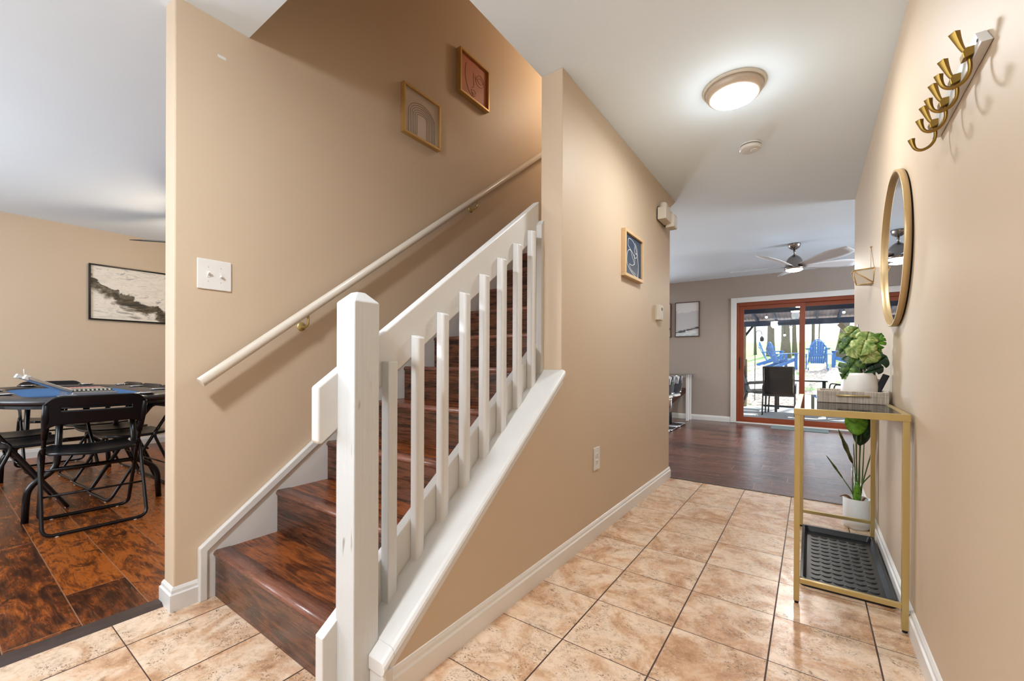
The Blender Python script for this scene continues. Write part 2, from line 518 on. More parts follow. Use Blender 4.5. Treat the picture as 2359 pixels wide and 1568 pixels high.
# ------------------------------------------------------------------ mesh building
class MB:
    def __init__(s):
        s.v, s.f, s.sm = [], [], []

    def add(s, vs, fs, smooth=False):
        b = len(s.v)
        s.v += [tuple(v) for v in vs]
        for f in fs:
            s.f.append([b + i for i in f])
            s.sm.append(smooth)
        return s

    def box(s, x0, x1, y0, y1, z0, z1, M=None):
        vs = [Vector((x, y, z)) for z in (z0, z1) for y in (y0, y1) for x in (x0, x1)]
        if M is not None:
            vs = [M @ v for v in vs]
        return s.add(vs, [(0, 2, 3, 1), (4, 5, 7, 6), (0, 1, 5, 4), (2, 6, 7, 3), (0, 4, 6, 2), (1, 3, 7, 5)])

    def bar(s, p0, p1, w, h, up=(0, 0, 1)):
        """a straight bar of rectangular section from p0 to p1"""
        p0, p1 = Vector(p0), Vector(p1)
        d = (p1 - p0).normalized()
        u = Vector(up)
        r = d.cross(u)
        if r.length < 1e-4:
            r = d.cross(Vector((1, 0, 0)))
        r.normalize()
        u = r.cross(d)
        vs = []
        for p in (p0, p1):
            for a, b in ((-1, -1), (1, -1), (1, 1), (-1, 1)):
                vs.append(p + r * a * w / 2 + u * b * h / 2)
        return s.add(vs, [(0, 1, 2, 3), (7, 6, 5, 4), (0, 4, 5, 1), (1, 5, 6, 2), (2, 6, 7, 3), (3, 7, 4, 0)])

    def prism(s, pts, axis, a0, a1, smooth=False):
        """pts: polygon in the plane of the other two axes, in order (y,z), (x,z) or (x,y)"""
        def mk(p, a):
            return {'x': (a, p[0], p[1]), 'y': (p[0], a, p[1]), 'z': (p[0], p[1], a)}[axis]
        n = len(pts)
        vs = [mk(p, a0) for p in pts] + [mk(p, a1) for p in pts]
        s.add(vs, [tuple(range(n))[::-1], tuple(range(n, 2 * n))])
        b = len(s.v) - 2 * n
        for i in range(n):
            j = (i + 1) % n
            s.f.append([b + i, b + j, b + n + j, b + n + i])
            s.sm.append(smooth)
        return s

    def tube(s, pts, r, n=10, closed=False, flat=1.0, up=None, cap=True):
        pts = [Vector(p) for p in pts]
        m = len(pts)
        rad = r if isinstance(r, (list, tuple)) else [r] * m
        ring = []
        prev = None
        for i, p in enumerate(pts):
            if closed:
                d = (pts[(i + 1) % m] - pts[i - 1]).normalized()
            else:
                d = (pts[min(i + 1, m - 1)] - pts[max(i - 1, 0)]).normalized()
            if up is not None:
                a = d.cross(Vector(up))
                if a.length < 1e-5:
                    a = d.orthogonal()
                a.normalize()
            elif prev is None:
                a = d.orthogonal().normalized()
            else:
                a = (prev - d * prev.dot(d))
                a = a.normalized() if a.length > 1e-6 else d.orthogonal().normalized()
            prev = a
            b = d.cross(a)
            ring.append([p + (a * math.cos(2 * PI * k / n) + b * flat * math.sin(2 * PI * k / n)) * rad[i] for k in range(n)])
        vs = [v for rg in ring for v in rg]
        fs = []
        for i in range(m if closed else m - 1):
            j = (i + 1) % m
            for k in range(n):
                l = (k + 1) % n
                fs.append((i * n + k, i * n + l, j * n + l, j * n + k))
        s.add(vs, fs, True)
        if cap and not closed:
            b = len(s.v) - m * n
            s.f.append([b + k for k in range(n)][::-1])
            s.sm.append(False)
            s.f.append([b + (m - 1) * n + k for k in range(n)])
            s.sm.append(False)
        return s

    def lathe(s, prof, c=(0, 0, 0), n=32, M=None, sx=1.0, sy=1.0, cap=True):
        c = Vector(c)
        vs = []
        for r, z in prof:
            for k in range(n):
                a = 2 * PI * k / n
                v = Vector((r * sx * math.cos(a), r * sy * math.sin(a), z))
                if M is not None:
                    v = M @ v
                vs.append(c + v)
        fs = []
        m = len(prof)
        for i in range(m - 1):
            for k in range(n):
                l = (k + 1) % n
                fs.append((i * n + k, i * n + l, (i + 1) * n + l, (i + 1) * n + k))
        s.add(vs, fs, True)
        if cap:
            b = len(s.v) - m * n
            s.f.append([b + k for k in range(n)][::-1])
            s.sm.append(False)
            s.f.append([b + (m - 1) * n + k for k in range(n)])
            s.sm.append(False)
        return s

    def ball(s, c, r, n=12, m=8, sz=1.0):
        prof = [(max(1e-4, r * math.sin(PI * i / m)), -r * sz * math.cos(PI * i / m)) for i in range(m + 1)]
        return s.lathe(prof, c, n)

    def sheet(s, grid, thick=0.0, smooth=True):
        """grid: rows of points; with thickness along the normal"""
        R, C_ = len(grid), len(grid[0])
        g = [[Vector(p) for p in row] for row in grid]

        def nrm(i, j):
            a = g[min(i + 1, R - 1)][j] - g[max(i - 1, 0)][j]
            b = g[i][min(j + 1, C_ - 1)] - g[i][max(j - 1, 0)]
            v = a.cross(b)
            return v.normalized() if v.length > 1e-9 else Vector((0, 0, 1))
        top = [g[i][j] + nrm(i, j) * thick / 2 for i in range(R) for j in range(C_)]
        bot = [g[i][j] - nrm(i, j) * thick / 2 for i in range(R) for j in range(C_)]
        fs = []
        N = R * C_
        for i in range(R - 1):
            for j in range(C_ - 1):
                a, b, c, d = i * C_ + j, i * C_ + j + 1, (i + 1) * C_ + j + 1, (i + 1) * C_ + j
                fs.append((a, d, c, b))
                fs.append((N + a, N + b, N + c, N + d))
        for j in range(C_ - 1):
            fs.append((j, j + 1, N + j + 1, N + j))
            a = (R - 1) * C_ + j
            fs.append((a + 1, a, N + a, N + a + 1))
        for i in range(R - 1):
            a, b = i * C_, (i + 1) * C_
            fs.append((b, a, N + a, N + b))
            a, b = i * C_ + C_ - 1, (i + 1) * C_ + C_ - 1
            fs.append((a, b, N + b, N + a))
        return s.add(top + bot, fs, smooth)

    def xf(s, M):
        s.v = [tuple(M @ Vector(v)) for v in s.v]
        return s

    def build(s, name, mat, parent=None, bevel=0.0, seg=2, sub=0, recalc=True, loc=None, rot=None):
        me = bpy.data.meshes.new(name)
        me.from_pydata(s.v, [], s.f)
        if recalc:
            import bmesh
            bm = bmesh.new()
            bm.from_mesh(me)
            for f, k in zip(bm.faces, s.sm):
                f.smooth = k
            bmesh.ops.recalc_face_normals(bm, faces=bm.faces)
            bm.to_mesh(me)
            bm.free()
        me.materials.append(MAT[mat] if isinstance(mat, str) else mat)
        o = bpy.data.objects.new(name, me)
        COL.objects.link(o)
        if parent is not None:
            o.parent = parent
        if loc is not None:
            o.location = loc
        if rot is not None:
            o.rotation_euler = rot
        if bevel:
            md = o.modifiers.new('bevel', 'BEVEL')
            md.width = bevel
            md.segments = seg
            md.limit_method = 'ANGLE'
            md.angle_limit = math.radians(40)
        if sub:
            md = o.modifiers.new('sub', 'SUBSURF')
            md.levels = sub
            md.render_levels = sub
        return o


def thing(name, label, cat, loc=(0, 0, 0), rz=0.0, group=None):
    o = bpy.data.objects.new(name, None)
    o.empty_display_size = 0.05
    COL.objects.link(o)
    o.location = loc
    o.rotation_euler = (0, 0, rz)
    o['label'] = label
    o['category'] = cat
    if group:
        o['group'] = group
    return o


def tag(o, label, cat, group=None, kind=None):
    o['label'] = label
    o['category'] = cat
    if group:
        o['group'] = group
    if kind:
        o['kind'] = kind
    return o


def struct(o, label=None):
    o['kind'] = 'structure'
    if label:
        o['label'] = label
        o['category'] = o.name.split('_')[0].split('.')[0]
    return o


def kids(o):
    return [c for c in bpy.data.objects if c.parent == o]


def dup(root, loc, rz, label, group=None):
    def cp(o, par):
        c = o.copy()
        COL.objects.link(c)
        if par is not None:
            c.parent = par
        for k in kids(o):
            cp(k, c)
        return c
    r = cp(root, None)
    r.location = loc
    r.rotation_euler = (0, 0, rz)
    r['label'] = label
    if group:
        r['group'] = group
    return r


def arc(cx, cz, r, a0, a1, n):
    return [(cx + r * math.cos(a0 + (a1 - a0) * i / n), cz + r * math.sin(a0 + (a1 - a0) * i / n)) for i in range(n + 1)]


def rrect(x0, x1, y0, y1, r, n=5):
    p = []
    for cx, cy, a in ((x1 - r, y1 - r, 0), (x0 + r, y1 - r, PI / 2), (x0 + r, y0 + r, PI), (x1 - r, y0 + r, 1.5 * PI)):
        p += arc(cx, cy, r, a, a + PI / 2, n)
    return p


def smooth_path(pts, n=6):
    """Catmull-Rom through the points"""
    P = [Vector(p) for p in pts]
    P = [P[0] * 2 - P[1]] + P + [P[-1] * 2 - P[-2]]
    out = []
    for i in range(1, len(P) - 2):
        for k in range(n):
            u = k / n
            a, b, c, d = P[i - 1], P[i], P[i + 1], P[i + 2]
            out.append(0.5 * ((2 * b) + (c - a) * u + (2 * a - 5 * b + 4 * c - d) * u * u + (3 * b - a - 3 * c + d) * u ** 3))
    out.append(P[-2])
    return out


def round_corners(pts, r, n=4):
    """polyline with its inner corners rounded"""
    P = [Vector(p) for p in pts]
    out = [P[0]]
    for i in range(1, len(P) - 1):
        a = (P[i - 1] - P[i])
        b = (P[i + 1] - P[i])
        ra = min(r, a.length * .45)
        rb = min(r, b.length * .45)
        p0, p1 = P[i] + a.normalized() * ra, P[i] + b.normalized() * rb
        for k in range(n + 1):
            u = k / n
            out.append(p0 * (1 - u) ** 2 + P[i] * 2 * u * (1 - u) + p1 * u * u)
    out.append(P[-1])
    return out


# ------------------------------------------------------------------ key planes (metres)
XL, XS, XH, XR = -2.067, -1.1255, -1.003, 0.3115
ZC = 2.442
YC, YT, YW, XD = 1.806, 3.723, 7.84, -6.468
Y_END = 0.570          # free end of the stair wall
XLB = -2.174           # its dining side
YO = 0.839             # header over the first steps
UP = 5.0
FRONT = -1.70
SL = 0.775             # pitch of the stair

# ================================================================== STRUCTURE
struct(MB().prism([(-2.135, FRONT), (0.43, FRONT), (0.43, YT), (XH - .12, YT), (XH - .12, YC), (XLB, 4.0), (XLB, .6), (-2.135, .6)], 'z', -0.12, 0.0)
       .build('floor', 'tile'), 'beige mottled ceramic tile floor of the hall')
struct(MB().box(XD - .15, -2.200, FRONT, YT, -0.12, 0.0).build('floor', 'wood_floor'), 'dark orange brown plank floor of the dining room')
struct(MB().box(XD - .15, 4.0, YT, YW + .02, -0.12, -0.001).build('floor', 'wood_floor_living'), 'dark brown plank floor of the far living room')

struct(MB().box(XD - .15, XL - .05, FRONT, 8.0, ZC, ZC + .25).box(XL - .05, XS, FRONT, YO, ZC, ZC + .25)
       .box(XS, 0.43, FRONT, 8.0, ZC, ZC + .25).box(XL - .05, XS, 3.95, 8.0, ZC, ZC + .25)
       .box(.43, 4.0, 4.70, 8.0, ZC, ZC + .25).build('ceiling', 'ceiling_paint'), 'white painted ceiling over hall and rooms')

struct(MB().box(XD - .15, XD, FRONT, YT, 0, ZC).build('wall_dining', 'wall_paint'), 'tan far wall of the dining room')
struct(MB().prism([(Y_END, 0), (YT, 0), (YT, 2.0), (5.1, 2.0), (5.1, UP), (YO - .12, UP), (YO - .12, ZC + .01), (Y_END, ZC + .01)], 'x', XLB, XL).build('wall_stair', 'wall_paint', bevel=.006), 'tan wall that carries the handrail beside the stairs')
struct(MB().prism([(0.775, 0.0), (YT, 0.0), (YT, 2.335), (3.90, ZC), (YC, ZC), (YC, 0.915), (0.775, 0.119)], 'x', XS, XH)
       .build('wall_hall', 'wall_paint', bevel=.004), 'tan wall along the hall, sloping down beside the stairs')
struct(MB().box(XR, .43, FRONT, 4.73, 0, ZC).build('wall_right', 'wall_paint'), 'tan wall on the right side of the hall')
struct(MB().box(XD - .15, -5.3, YW, YW + .16, 0, ZC).box(-5.3, -3.5, YW, YW + .16, 0, .85).box(-5.3, -3.5, YW, YW + .16, 2.15, ZC).box(-3.5, -1.02, YW, YW + .16, 0, ZC).box(-1.02, .82, YW, YW + .16, 2.0, ZC).box(.82, 4.0, YW, YW + .16, 0, ZC)
       .build('wall_back', 'taupe_paint'), 'taupe far wall of the living room with sliding door')
struct(MB().box(4.0, 4.12, 4.6, 5.2, 0, ZC).box(4.0, 4.12, 7.2, 8.0, 0, ZC).box(4.0, 4.12, 5.2, 7.2, 0, .8).box(4.0, 4.12, 5.2, 7.2, 2.2, ZC).build('wall_side', 'taupe_paint'))
struct(MB().box(.43, 4.1, 4.62, 4.73, 0, ZC).build('wall_inner', 'taupe_paint'))
struct(MB().box(XD - .15, XLB - .02, 3.66, YT, 0, ZC).box(XLB - .02, XS, 3.735, 3.80, 0, ZC).box(XD - .15, XD, YT, 8.0, 0, ZC).build('wall_middle', 'wall_paint'))
# front wall behind the camera, with openings added for the two front area lights
struct(MB().box(XD - .15, -5.5, FRONT - .12, FRONT, 0, ZC).box(-5.5, -3.1, FRONT - .12, FRONT, 0, .7).box(-5.5, -3.1, FRONT - .12, FRONT, 2.2, ZC)
       .box(-3.1, -2.04, FRONT - .12, FRONT, 0, ZC).box(-2.04, -1.4, FRONT - .12, FRONT, 2.2, ZC).box(-2.04, -1.4, FRONT - .12, FRONT, 0, .5).box(-1.4, .43, FRONT - .12, FRONT, 0, ZC)
       .build('wall_front', 'wall_paint'))
# upper stairwell enclosure
struct(MB().box(XS, XS + .12, YO - .1, 5.1, ZC + .25, UP).box(XLB, XS + .12, YO - .12, YO - .0, ZC + .25, UP)
       .box(XLB, XS + .12, 5.0, 5.12, ZC + .25, UP).box(XLB, XS + .12, YO - .12, 5.12, UP, UP + .1)
       .build('wall_upper', 'wall_paint'))

# threshold strips
struct(MB().prism([(-2.205, 0.0), (-2.198, .010), (-2.150, .012), (-2.130, 0.0)], 'y', FRONT, .565).build('trim_1', 'threshold'), 'dark brown threshold strip between tile and planks')
struct(MB().box(XH, XR, YT - .012, YT + .010, 0, .004).build('trim_2', 'threshold'), 'thin dark threshold line at the end of the hall tile')


def base_profile(h=0.092, t=0.014):
    return [(0, 0), (t, 0), (t, h * .70), (t * .62, h * .76), (t * .55, h * .88), (t * .2, h * .98), (0, h)]


def baseboard(name, p0, p1, out, label, h=0.092, t=.014):
    """run of skirting from p0 to p1 (xy); out = direction away from the wall"""
    m = MB()
    pr = base_profile(h, t)
    vs = []
    for p in (p0, p1):
        for a, z in pr:
            vs.append((p[0] + out[0] * a, p[1] + out[1] * a, z))
    n = len(pr)
    fs = [tuple(range(n)), tuple(range(n, 2 * n))[::-1]] + [(i, (i + 1) % n, n + (i + 1) % n, n + i) for i in range(n)]
    m.add(vs, fs)
    return m


struct(baseboard('', (XH, .77), (XH, YT + .012), (1, 0), '').build('baseboard_hall', 'baseboard_paint'), 'white baseboard along the left side of the hall')
struct(baseboard('', (XR, FRONT), (XR, 4.74), (-1, 0), '').build('baseboard_right', 'baseboard_paint'), 'white baseboard along the right wall')
bb = MB()
pr_ = base_profile()
rows = [[(XL + a, .655, z) for a, z in pr_], [(XL + a, Y_END - a, z) for a, z in pr_], [(XLB - a, Y_END - a, z) for a, z in pr_], [(XLB - a, 3.6, z) for a, z in pr_]]
n_ = len(pr_)
bb.add([p for r_ in rows for p in r_], [(k * n_ + i, k * n_ + (i + 1) % n_, (k + 1) * n_ + (i + 1) % n_, (k + 1) * n_ + i) for k in range(3) for i in range(n_)])
struct(bb.build('baseboard_stair', 'white_trim'), 'white baseboard around the end of the stair wall')
struct(baseboard('', (XD, FRONT), (XD, 3.6), (1, 0), '').build('baseboard_dining', 'white_trim'), 'white baseboard on the far dining room wall')
struct(baseboard('', (XD, YW), (-1.105, YW), (0, -1), '').build('baseboard_back', 'white_trim'), 'white baseboard on the far living room wall')

# sloping skirt board with its cap moulding on the stair wall
ys0, ys1 = .655, 4.0
zs = lambda y: .217 + SL * (y - .655)
struct(MB().prism([(ys0, 0), (.80, 0), (ys1, 1.9), (ys1, zs(ys1)), (ys0, zs(ys0))], 'x', XL, XL + .016).build('trim_3', 'white_trim', bevel=.002), 'white sloping skirt board on the wall beside the steps')
struct(MB().prism([(ys0 - .006, 0), (ys0 + .024, 0), (ys0 + .024, zs(ys0) - .016), (ys1, zs(ys1) - .034), (ys1, zs(ys1) + .008), (ys0 - .006, zs(ys0) + .004)], 'x', XL, XL + .027)
       .build('trim_4', 'white_trim', bevel=.005), 'white moulding capping the sloping skirt board')

# ------------------------------------------------------------------ sliding door in the far wall
door = bpy.data.objects.new('door_1', None)
COL.objects.link(door)
door.location = (-.10, YW, 0)
door['kind'] = 'structure'
door['label'] = 'red brown wooden sliding patio door with two glass panels'
door['category'] = 'door'


def dpart(m, name, mat, **k):
    return m.xf(Matrix.Translation((.10, -YW, 0))).build(name, mat, door, **k)


dpart(MB().box(-1.02, .82, YW + .01, YW + .10, 1.945, 2.0).box(-1.02, -.985, YW + .01, YW + .10, 0, 1.945).box(.785, .82, YW + .01, YW + .10, 0, 1.945)
      .box(-1.02, .82, YW + .01, YW + .12, -.02, .035), 'door_frame', 'red_wood', bevel=.003)
for (a, b, yy) in ((-.985, -.075, YW + .035), (-.15, .785, YW + .065)):
    dpart(MB().box(a, a + .07, yy, yy + .028, .035, 1.945).box(b - .07, b, yy, yy + .028, .035, 1.945)
          .box(a + .07, b - .07, yy, yy + .028, 1.885, 1.945).box(a + .07, b - .07, yy, yy + .028, .035, .105), 'door_panel', 'red_wood', bevel=.003)
    dpart(MB().box(a + .065, b - .065, yy + .012, yy + .016, .10, 1.89), 'glass_pane', 'glass')
dpart(MB().box(-.97, -.955, YW + .005, YW + .033, .9, 1.1), 'door_handle', 'dark_wood_frame', bevel=.004)
struct(MB().box(-1.105, -1.02, YW - .018, YW, 0, 2.085).box(-1.02, .82, YW - .018, YW, 2.0, 2.085).box(.82, .905, YW - .018, YW, 0, 2.085)
       .box(-1.02, .82, YW - .030, YW + .01, -.0, .022).build('trim_5', 'white_trim', bevel=.004), 'white casing around the sliding patio door')

# ================================================================== STAIRCASE
st = thing('staircase', 'dark walnut brown wooden staircase rising beside the tan wall', 'stairs', (XL, .72, 0))


def sp(m, name, mat, par, **k):
    return m.xf(Matrix.Translation((-XL, -.72, 0))).build(name, mat, par, **k)


RZ, RUN, Y1 = .1925, .2502, .702
for i in range(12):
    yn = Y1 + RUN * i
    z = RZ * (i + 1)
    x1 = -1.174 if yn < 1.80 else XS - .002
    x0 = XL + .0165
    nxt = yn + RUN + .018
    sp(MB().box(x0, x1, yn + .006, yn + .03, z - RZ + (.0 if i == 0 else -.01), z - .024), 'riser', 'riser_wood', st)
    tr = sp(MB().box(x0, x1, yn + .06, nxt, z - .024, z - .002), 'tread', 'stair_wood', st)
    nose = [(yn + .062, z - .026), (yn + .062, z), (yn + .010, z + .002), (yn + .002, z - .003), (yn - .002, z - .012), (yn + .002, z - .022), (yn + .012, z - .028), (yn + .018, z - .028)]
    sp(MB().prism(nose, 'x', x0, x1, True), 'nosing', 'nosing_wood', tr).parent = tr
# white wood closing the hollow side of the flight behind the railing
# ================================================================== STAIR RAILING
rail = thing('stair_railing', 'white painted stair railing with square newel post and eight balusters', 'railing', (-1.1, .74, 0))


def rp(m, name, mat, par=None, **k):
    return m.xf(Matrix.Translation((1.1, -.74, 0))).build(name, mat, par or rail, **k)


nx0, nx1, ny0, ny1 = -1.1445, -1.054, .700, .784
nm = MB()
prof = [(0, 1.166), (.020, 1.196), (.020, 1.196)]
nm.add([(nx0, ny0, 0), (nx1, ny0, 0), (nx1, ny1, 0), (nx0, ny1, 0), (nx0, ny0, 1.166), (nx1, ny0, 1.166), (nx1, ny1, 1.166), (nx0, ny1, 1.166),
        (nx0 + .030, ny0 + .028, 1.196), (nx1 - .030, ny0 + .028, 1.196), (nx1 - .030, ny1 - .028, 1.196), (nx0 + .030, ny1 - .028, 1.196)],
       [(3, 2, 1, 0), (0, 1, 5, 4), (1, 2, 6, 5), (2, 3, 7, 6), (3, 0, 4, 7), (4, 5, 9, 8), (5, 6, 10, 9), (6, 7, 11, 10), (7, 4, 8, 11), (8, 9, 10, 11)])
rp(nm, 'newel_post', 'worn_white', bevel=.0035, seg=3)['label'] = 'thick square white newel post with chamfered top and wood grain'

zt = lambda y: .352 + SL * (y - 1.028)              # top of the sloping cap
zu = lambda y: 1.072 + .767 * (y - .840)            # top of the upper board
HB = -1.136                                          # hall side face of both boards
rp(MB().prism([(.640, zu(.640) - .155), (.650, zu(.65) - .172), (YC, zu(YC) - .172), (YC, zu(YC)), (.640, zu(.640))], 'x', HB - .038, HB), 'upper_board', 'white_trim', bevel=.006, seg=3)
rp(MB().prism([(.655, 0), (.655, zt(.655) + .135), (YC, zt(YC) + .135), (YC, zt(YC) - .10), (.80, 0)], 'x', HB - .038, HB), 'lower_board', 'white_trim', bevel=.003)
XB = -1.100
for i in range(8):
    y0 = .853 + .1204 * i
    w = .036
    top = zu(y0) - .172 + .083
    m = MB()
    if i == 0:
        m.prism([(HB, y0), (XB, y0), (XB, y0 + w), (HB, y0 + w)], 'z', 0, 1)
        n = 4
    else:
        pl = [(HB, y0)] + arc(XB - .011, y0 + .011, .011, -PI / 2, 0, 4) + arc(XB - .011, y0 + w - .011, .011, 0, PI / 2, 4) + [(HB, y0 + w)]
        m.prism(pl, 'z', 0, 1, False)
        n = len(pl)
    vs = []
    for k, (x, y, z) in enumerate(m.v):
        if z < .5:
            z = zt(y) - .012
        else:
            z = top - (0 if i == 0 else .010 * max(0, (x - HB) / (XB - HB)) ** 2)
        vs.append((x, y, z))
    m.v = vs
    rp(m, 'baluster', 'white_trim' if i else 'worn_white', bevel=.0025 if i == 0 else .004, seg=2)
rp(MB().prism([(YC - .024, zt(YC) - .02), (YC, zt(YC) - .02), (YC, zu(YC) - .1), (YC - .024, zu(YC) - .13)], 'x', HB, HB + .03), 'filler_strip', 'white_trim')
# sloping cap of the knee wall with rounded nose, and its front end board
X0C, X1C = HB, -.984
cap = MB()
sec = [(X0C, -.040), (X1C - .015, -.040)] + [(X1C - .015 + .020 * math.sin(a), -.020 - .020 * math.cos(a)) for a in [PI * k / 6 for k in range(1, 6)]] + [(X1C - .015, 0.0), (X0C, 0.0)]


def sweep(m, sec, ya, yb, za, zb):
    n = len(sec)
    vs = [(x, ya, za + z) for x, z in sec] + [(x, yb, zb + z) for x, z in sec]
    fs = [tuple(range(n)), tuple(range(n, 2 * n))[::-1]] + [(i, (i + 1) % n, n + (i + 1) % n, n + i) for i in range(n)]
    m.add(vs, fs)


sweep(cap, sec, ny1, YC + .004, zt(ny1), zt(YC + .004))
sec2 = [(max(x, nx1 + .001), z) for x, z in sec]
sweep(cap, sec2, .748, ny1, zt(.748), zt(ny1))
rp(cap, 'cap', 'white_trim', bevel=.002)
# cove moulding beneath the cap, seen as a thin strip
rp(MB().prism([(.775, zt(.775) - .066), (YC - .004, zt(YC) - .066), (YC - .004, zt(YC) - .040), (.775, zt(.775) - .040)], 'x', XH, XH + .012), 'cap_moulding', 'white_trim', bevel=.003)
rp(MB().prism([(nx1 + .001, .752), (XH + .002, .752)] + arc(XH + .002, .764, .018, -PI / 2, 0, 4)[1:] + [(XH + .020, .782), (nx1 + .001, .782)], 'z', 0, zt(.752) - .030), 'end_board', 'white_trim', bevel=.002)
# ================================================================== HANDRAIL
hr = thing('handrail', 'long round cream handrail on brass brackets along the tan stair wall', 'handrail', (XL, .64, .905))


def hp(m, name, mat, **k):
    return m.xf(Matrix.Translation((-XL, -.64, -.905))).build(name, mat, hr, **k)


HX = XL + .068
hz = lambda y: .905 + .763 * (y - .637)
hp(MB().tube([(HX, .637, hz(.637)), (HX, 3.9, hz(3.9))], .0205, 20), 'rail', 'cream_trim')
for yb in (1.075, 2.33, 3.55):
    zb = hz(yb) - .02
    b = MB()
    b.lathe([(.004, 0), (.022, .001), (.022, .004), (.014, .008), (.006, .010)], (XL, yb, zb - .055), 16, Matrix.Rotation(PI / 2, 3, 'Y'))
    b.tube(smooth_path([(XL + .006, yb, zb - .055), (XL + .045, yb, zb - .058), (HX, yb, zb - .040), (HX, yb, zb - .006)], 5), .006, 8)
    b.bar((HX, yb - .022, zb - .019), (HX, yb + .022, zb + .015), .022, .004)
    hp(b, 'bracket', 'gold_satin')


# ================================================================== PICTURES
def framed(name, label, w, h, d, fw, fmat, artmat, M, extra=None, cat='picture'):
    """local: x right, z up, -y towards the viewer; back on y=0"""
    o = thing(name, label, cat)
    o.matrix_world = M
    m = MB()
    m.box(-w / 2, w / 2, -d, 0, h / 2 - fw, h / 2).box(-w / 2, w / 2, -d, 0, -h / 2, -h / 2 + fw)
    m.box(-w / 2, -w / 2 + fw, -d, 0, -h / 2 + fw, h / 2 - fw).box(w / 2 - fw, w / 2, -d, 0, -h / 2 + fw, h / 2 - fw)
    m.build('frame', fmat, o, bevel=.0015)
    MB().box(-w / 2 + fw * .8, w / 2 - fw * .8, -d * .55, -d * .2, -h / 2 + fw * .8, h / 2 - fw * .8).build('artwork', artmat, o)
    if extra:
        art = kids(o)[-1]
        for em, mat, nm in extra:
            em.build(nm, mat, art)
    return o


def wallM(x, y, z, normal):
    """matrix whose local -y points along the wall normal"""
    n = Vector(normal)
    yy = -n
    zz = Vector((0, 0, 1))
    xx = yy.cross(zz)
    return Matrix.Translation((x, y, z)) @ Matrix((xx, yy, zz)).transposed().to_4x4()


# rainbow arches print
w, h, d = .310, .305, .034
ex = MB()
for k in range(6):
    a, bt = .108 - .0135 * k, .070 - .0135 * k
    pts = [(-a, -d * .55 - .001, -h / 2 + .018)] + [(a * math.cos(q), -d * .55 - .001, .0 + (bt + .01) * math.sin(q)) for q in [PI - PI * j / 16 for j in range(17)]] + [(a, -d * .55 - .001, -h / 2 + .018)]
    if k < 6:
        ex.tube(pts, .0011, 5)
framed('picture_frame', 'gold framed beige print of thin concentric arches on the stair wall', w, h, d, .014, 'gold_frame', 'paper_beige',
       wallM(XL, 1.838, 2.556, (1, 0, 0)), [(ex, 'ink_brown', 'line_drawing')])
# terracotta face line print
w, h, d = .325, .312, .042
ex = MB()
yy = -d * .55 - .001


def ln(m, pts, r=.0011):
    m.tube(smooth_path([(p[0], yy, p[1]) for p in pts], 5), r, 5)


ln(ex, [(-.085, .09), (-.095, .0), (-.06, -.09), (-.01, -.125)])
ln(ex, [(.02, .02), (.055, .075), (.10, .06), (.11, .02), (.08, -.01), (.03, -.002), (.015, .05)])
ln(ex, [(.035, .03), (.07, .055), (.10, .03), (.07, .012), (.035, .03)])
ln(ex, [(-.005, .06), (-.002, -.01), (.0, -.04), (-.02, -.055)])
ln(ex, [(-.03, -.075), (.0, -.068), (.02, -.08), (.0, -.095), (-.03, -.085), (-.03, -.075)])
ln(ex, [(-.025, -.095), (.0, -.112), (.02, -.095)])
framed('picture_frame', 'gold framed terracotta print of a thin line face, upper of the two stair pictures', w, h, d, .014, 'gold_frame', 'paper_terracotta',
       wallM(XL, 2.337, 3.065, (1, 0, 0)), [(ex, 'ink_olive', 'line_drawing')])
# navy abstract line print in the hall
w, h, d = .355, .305, .030
ex = MB()
yy = -d * .55 + .0020
ln(ex, [(-.10, .06), (-.085, .105), (-.01, .105), (.045, .07), (.075, .02), (.04, .0), (.0, .02), (-.05, .04), (-.10, .06)], .0032)
ln(ex, [(.04, .085), (.02, .05), (.05, .03), (.08, .05), (.06, .08), (.03, .10)], .0028)
ln(ex, [(.075, .04), (.10, -.03), (.10, -.09), (.085, -.125), (.0, -.115), (-.09, -.08), (-.12, -.04), (-.10, .02), (-.05, .035), (-.02, .0), (.02, -.04), (-.02, -.06), (-.07, -.06), (-.04, -.09), (.05, -.11)], .0032)
ln(ex, [(.02, .02), (.03, -.03), (.02, -.05)], .003)
framed('picture_frame', 'small wood framed navy print with white looping lines on the hall wall', w, h, d, .020, 'natural_frame', 'paper_navy',
       wallM(XH, 2.765, 1.708, (1, 0, 0)), [(ex, 'ink_white', 'line_drawing')])
# dining room painting
framed('painting', 'wide black framed abstract landscape painting on the dining room wall', 1.24, .615, .035, .016, 'black_metal', 'art_landscape',
       wallM(XD, 1.031 + .62, 1.748, (1, 0, 0)), cat='painting')
framed('picture_frame', 'dark framed misty hill print nearer the patio door', .412, .615, .03, .012, 'dark_wood_frame', 'art_misty', wallM(-1.803, YW, 1.770, (0, -1, 0)))
framed('picture_frame', 'dark framed misty hill print cut off by the hall wall corner', .412, .615, .03, .012, 'dark_wood_frame', 'art_misty', wallM(-2.288, YW, 1.765, (0, -1, 0)))

# ================================================================== WALL DEVICES
sw = thing('light_switch', 'white double toggle light switch plate on the stair wall', 'light switch', (XL, .707, 1.355))
MB().prism(rrect(-.062, .062, -.063, .063, .004, 3), 'x', 0, .006).build('plate', 'white_plastic', sw, bevel=.0025)
for k in (-.023, .023):
    g = MB().box(.005, .0075, k - .0055, k + .0055, -.013, .013).build('toggle_slot', 'white_plastic', sw, bevel=.0007)
    MB().bar((.006, k, -.002), (.019, k, .008 if k < 0 else -.004), .0075, .0085).build('toggle', 'white_plastic', sw, bevel=.0015)
    for q in (.030, -.030):
        MB().box(.006, .0066, k - .0018, k + .0018, q - .002, q + .002).build('screw', 'switch_mark', sw)

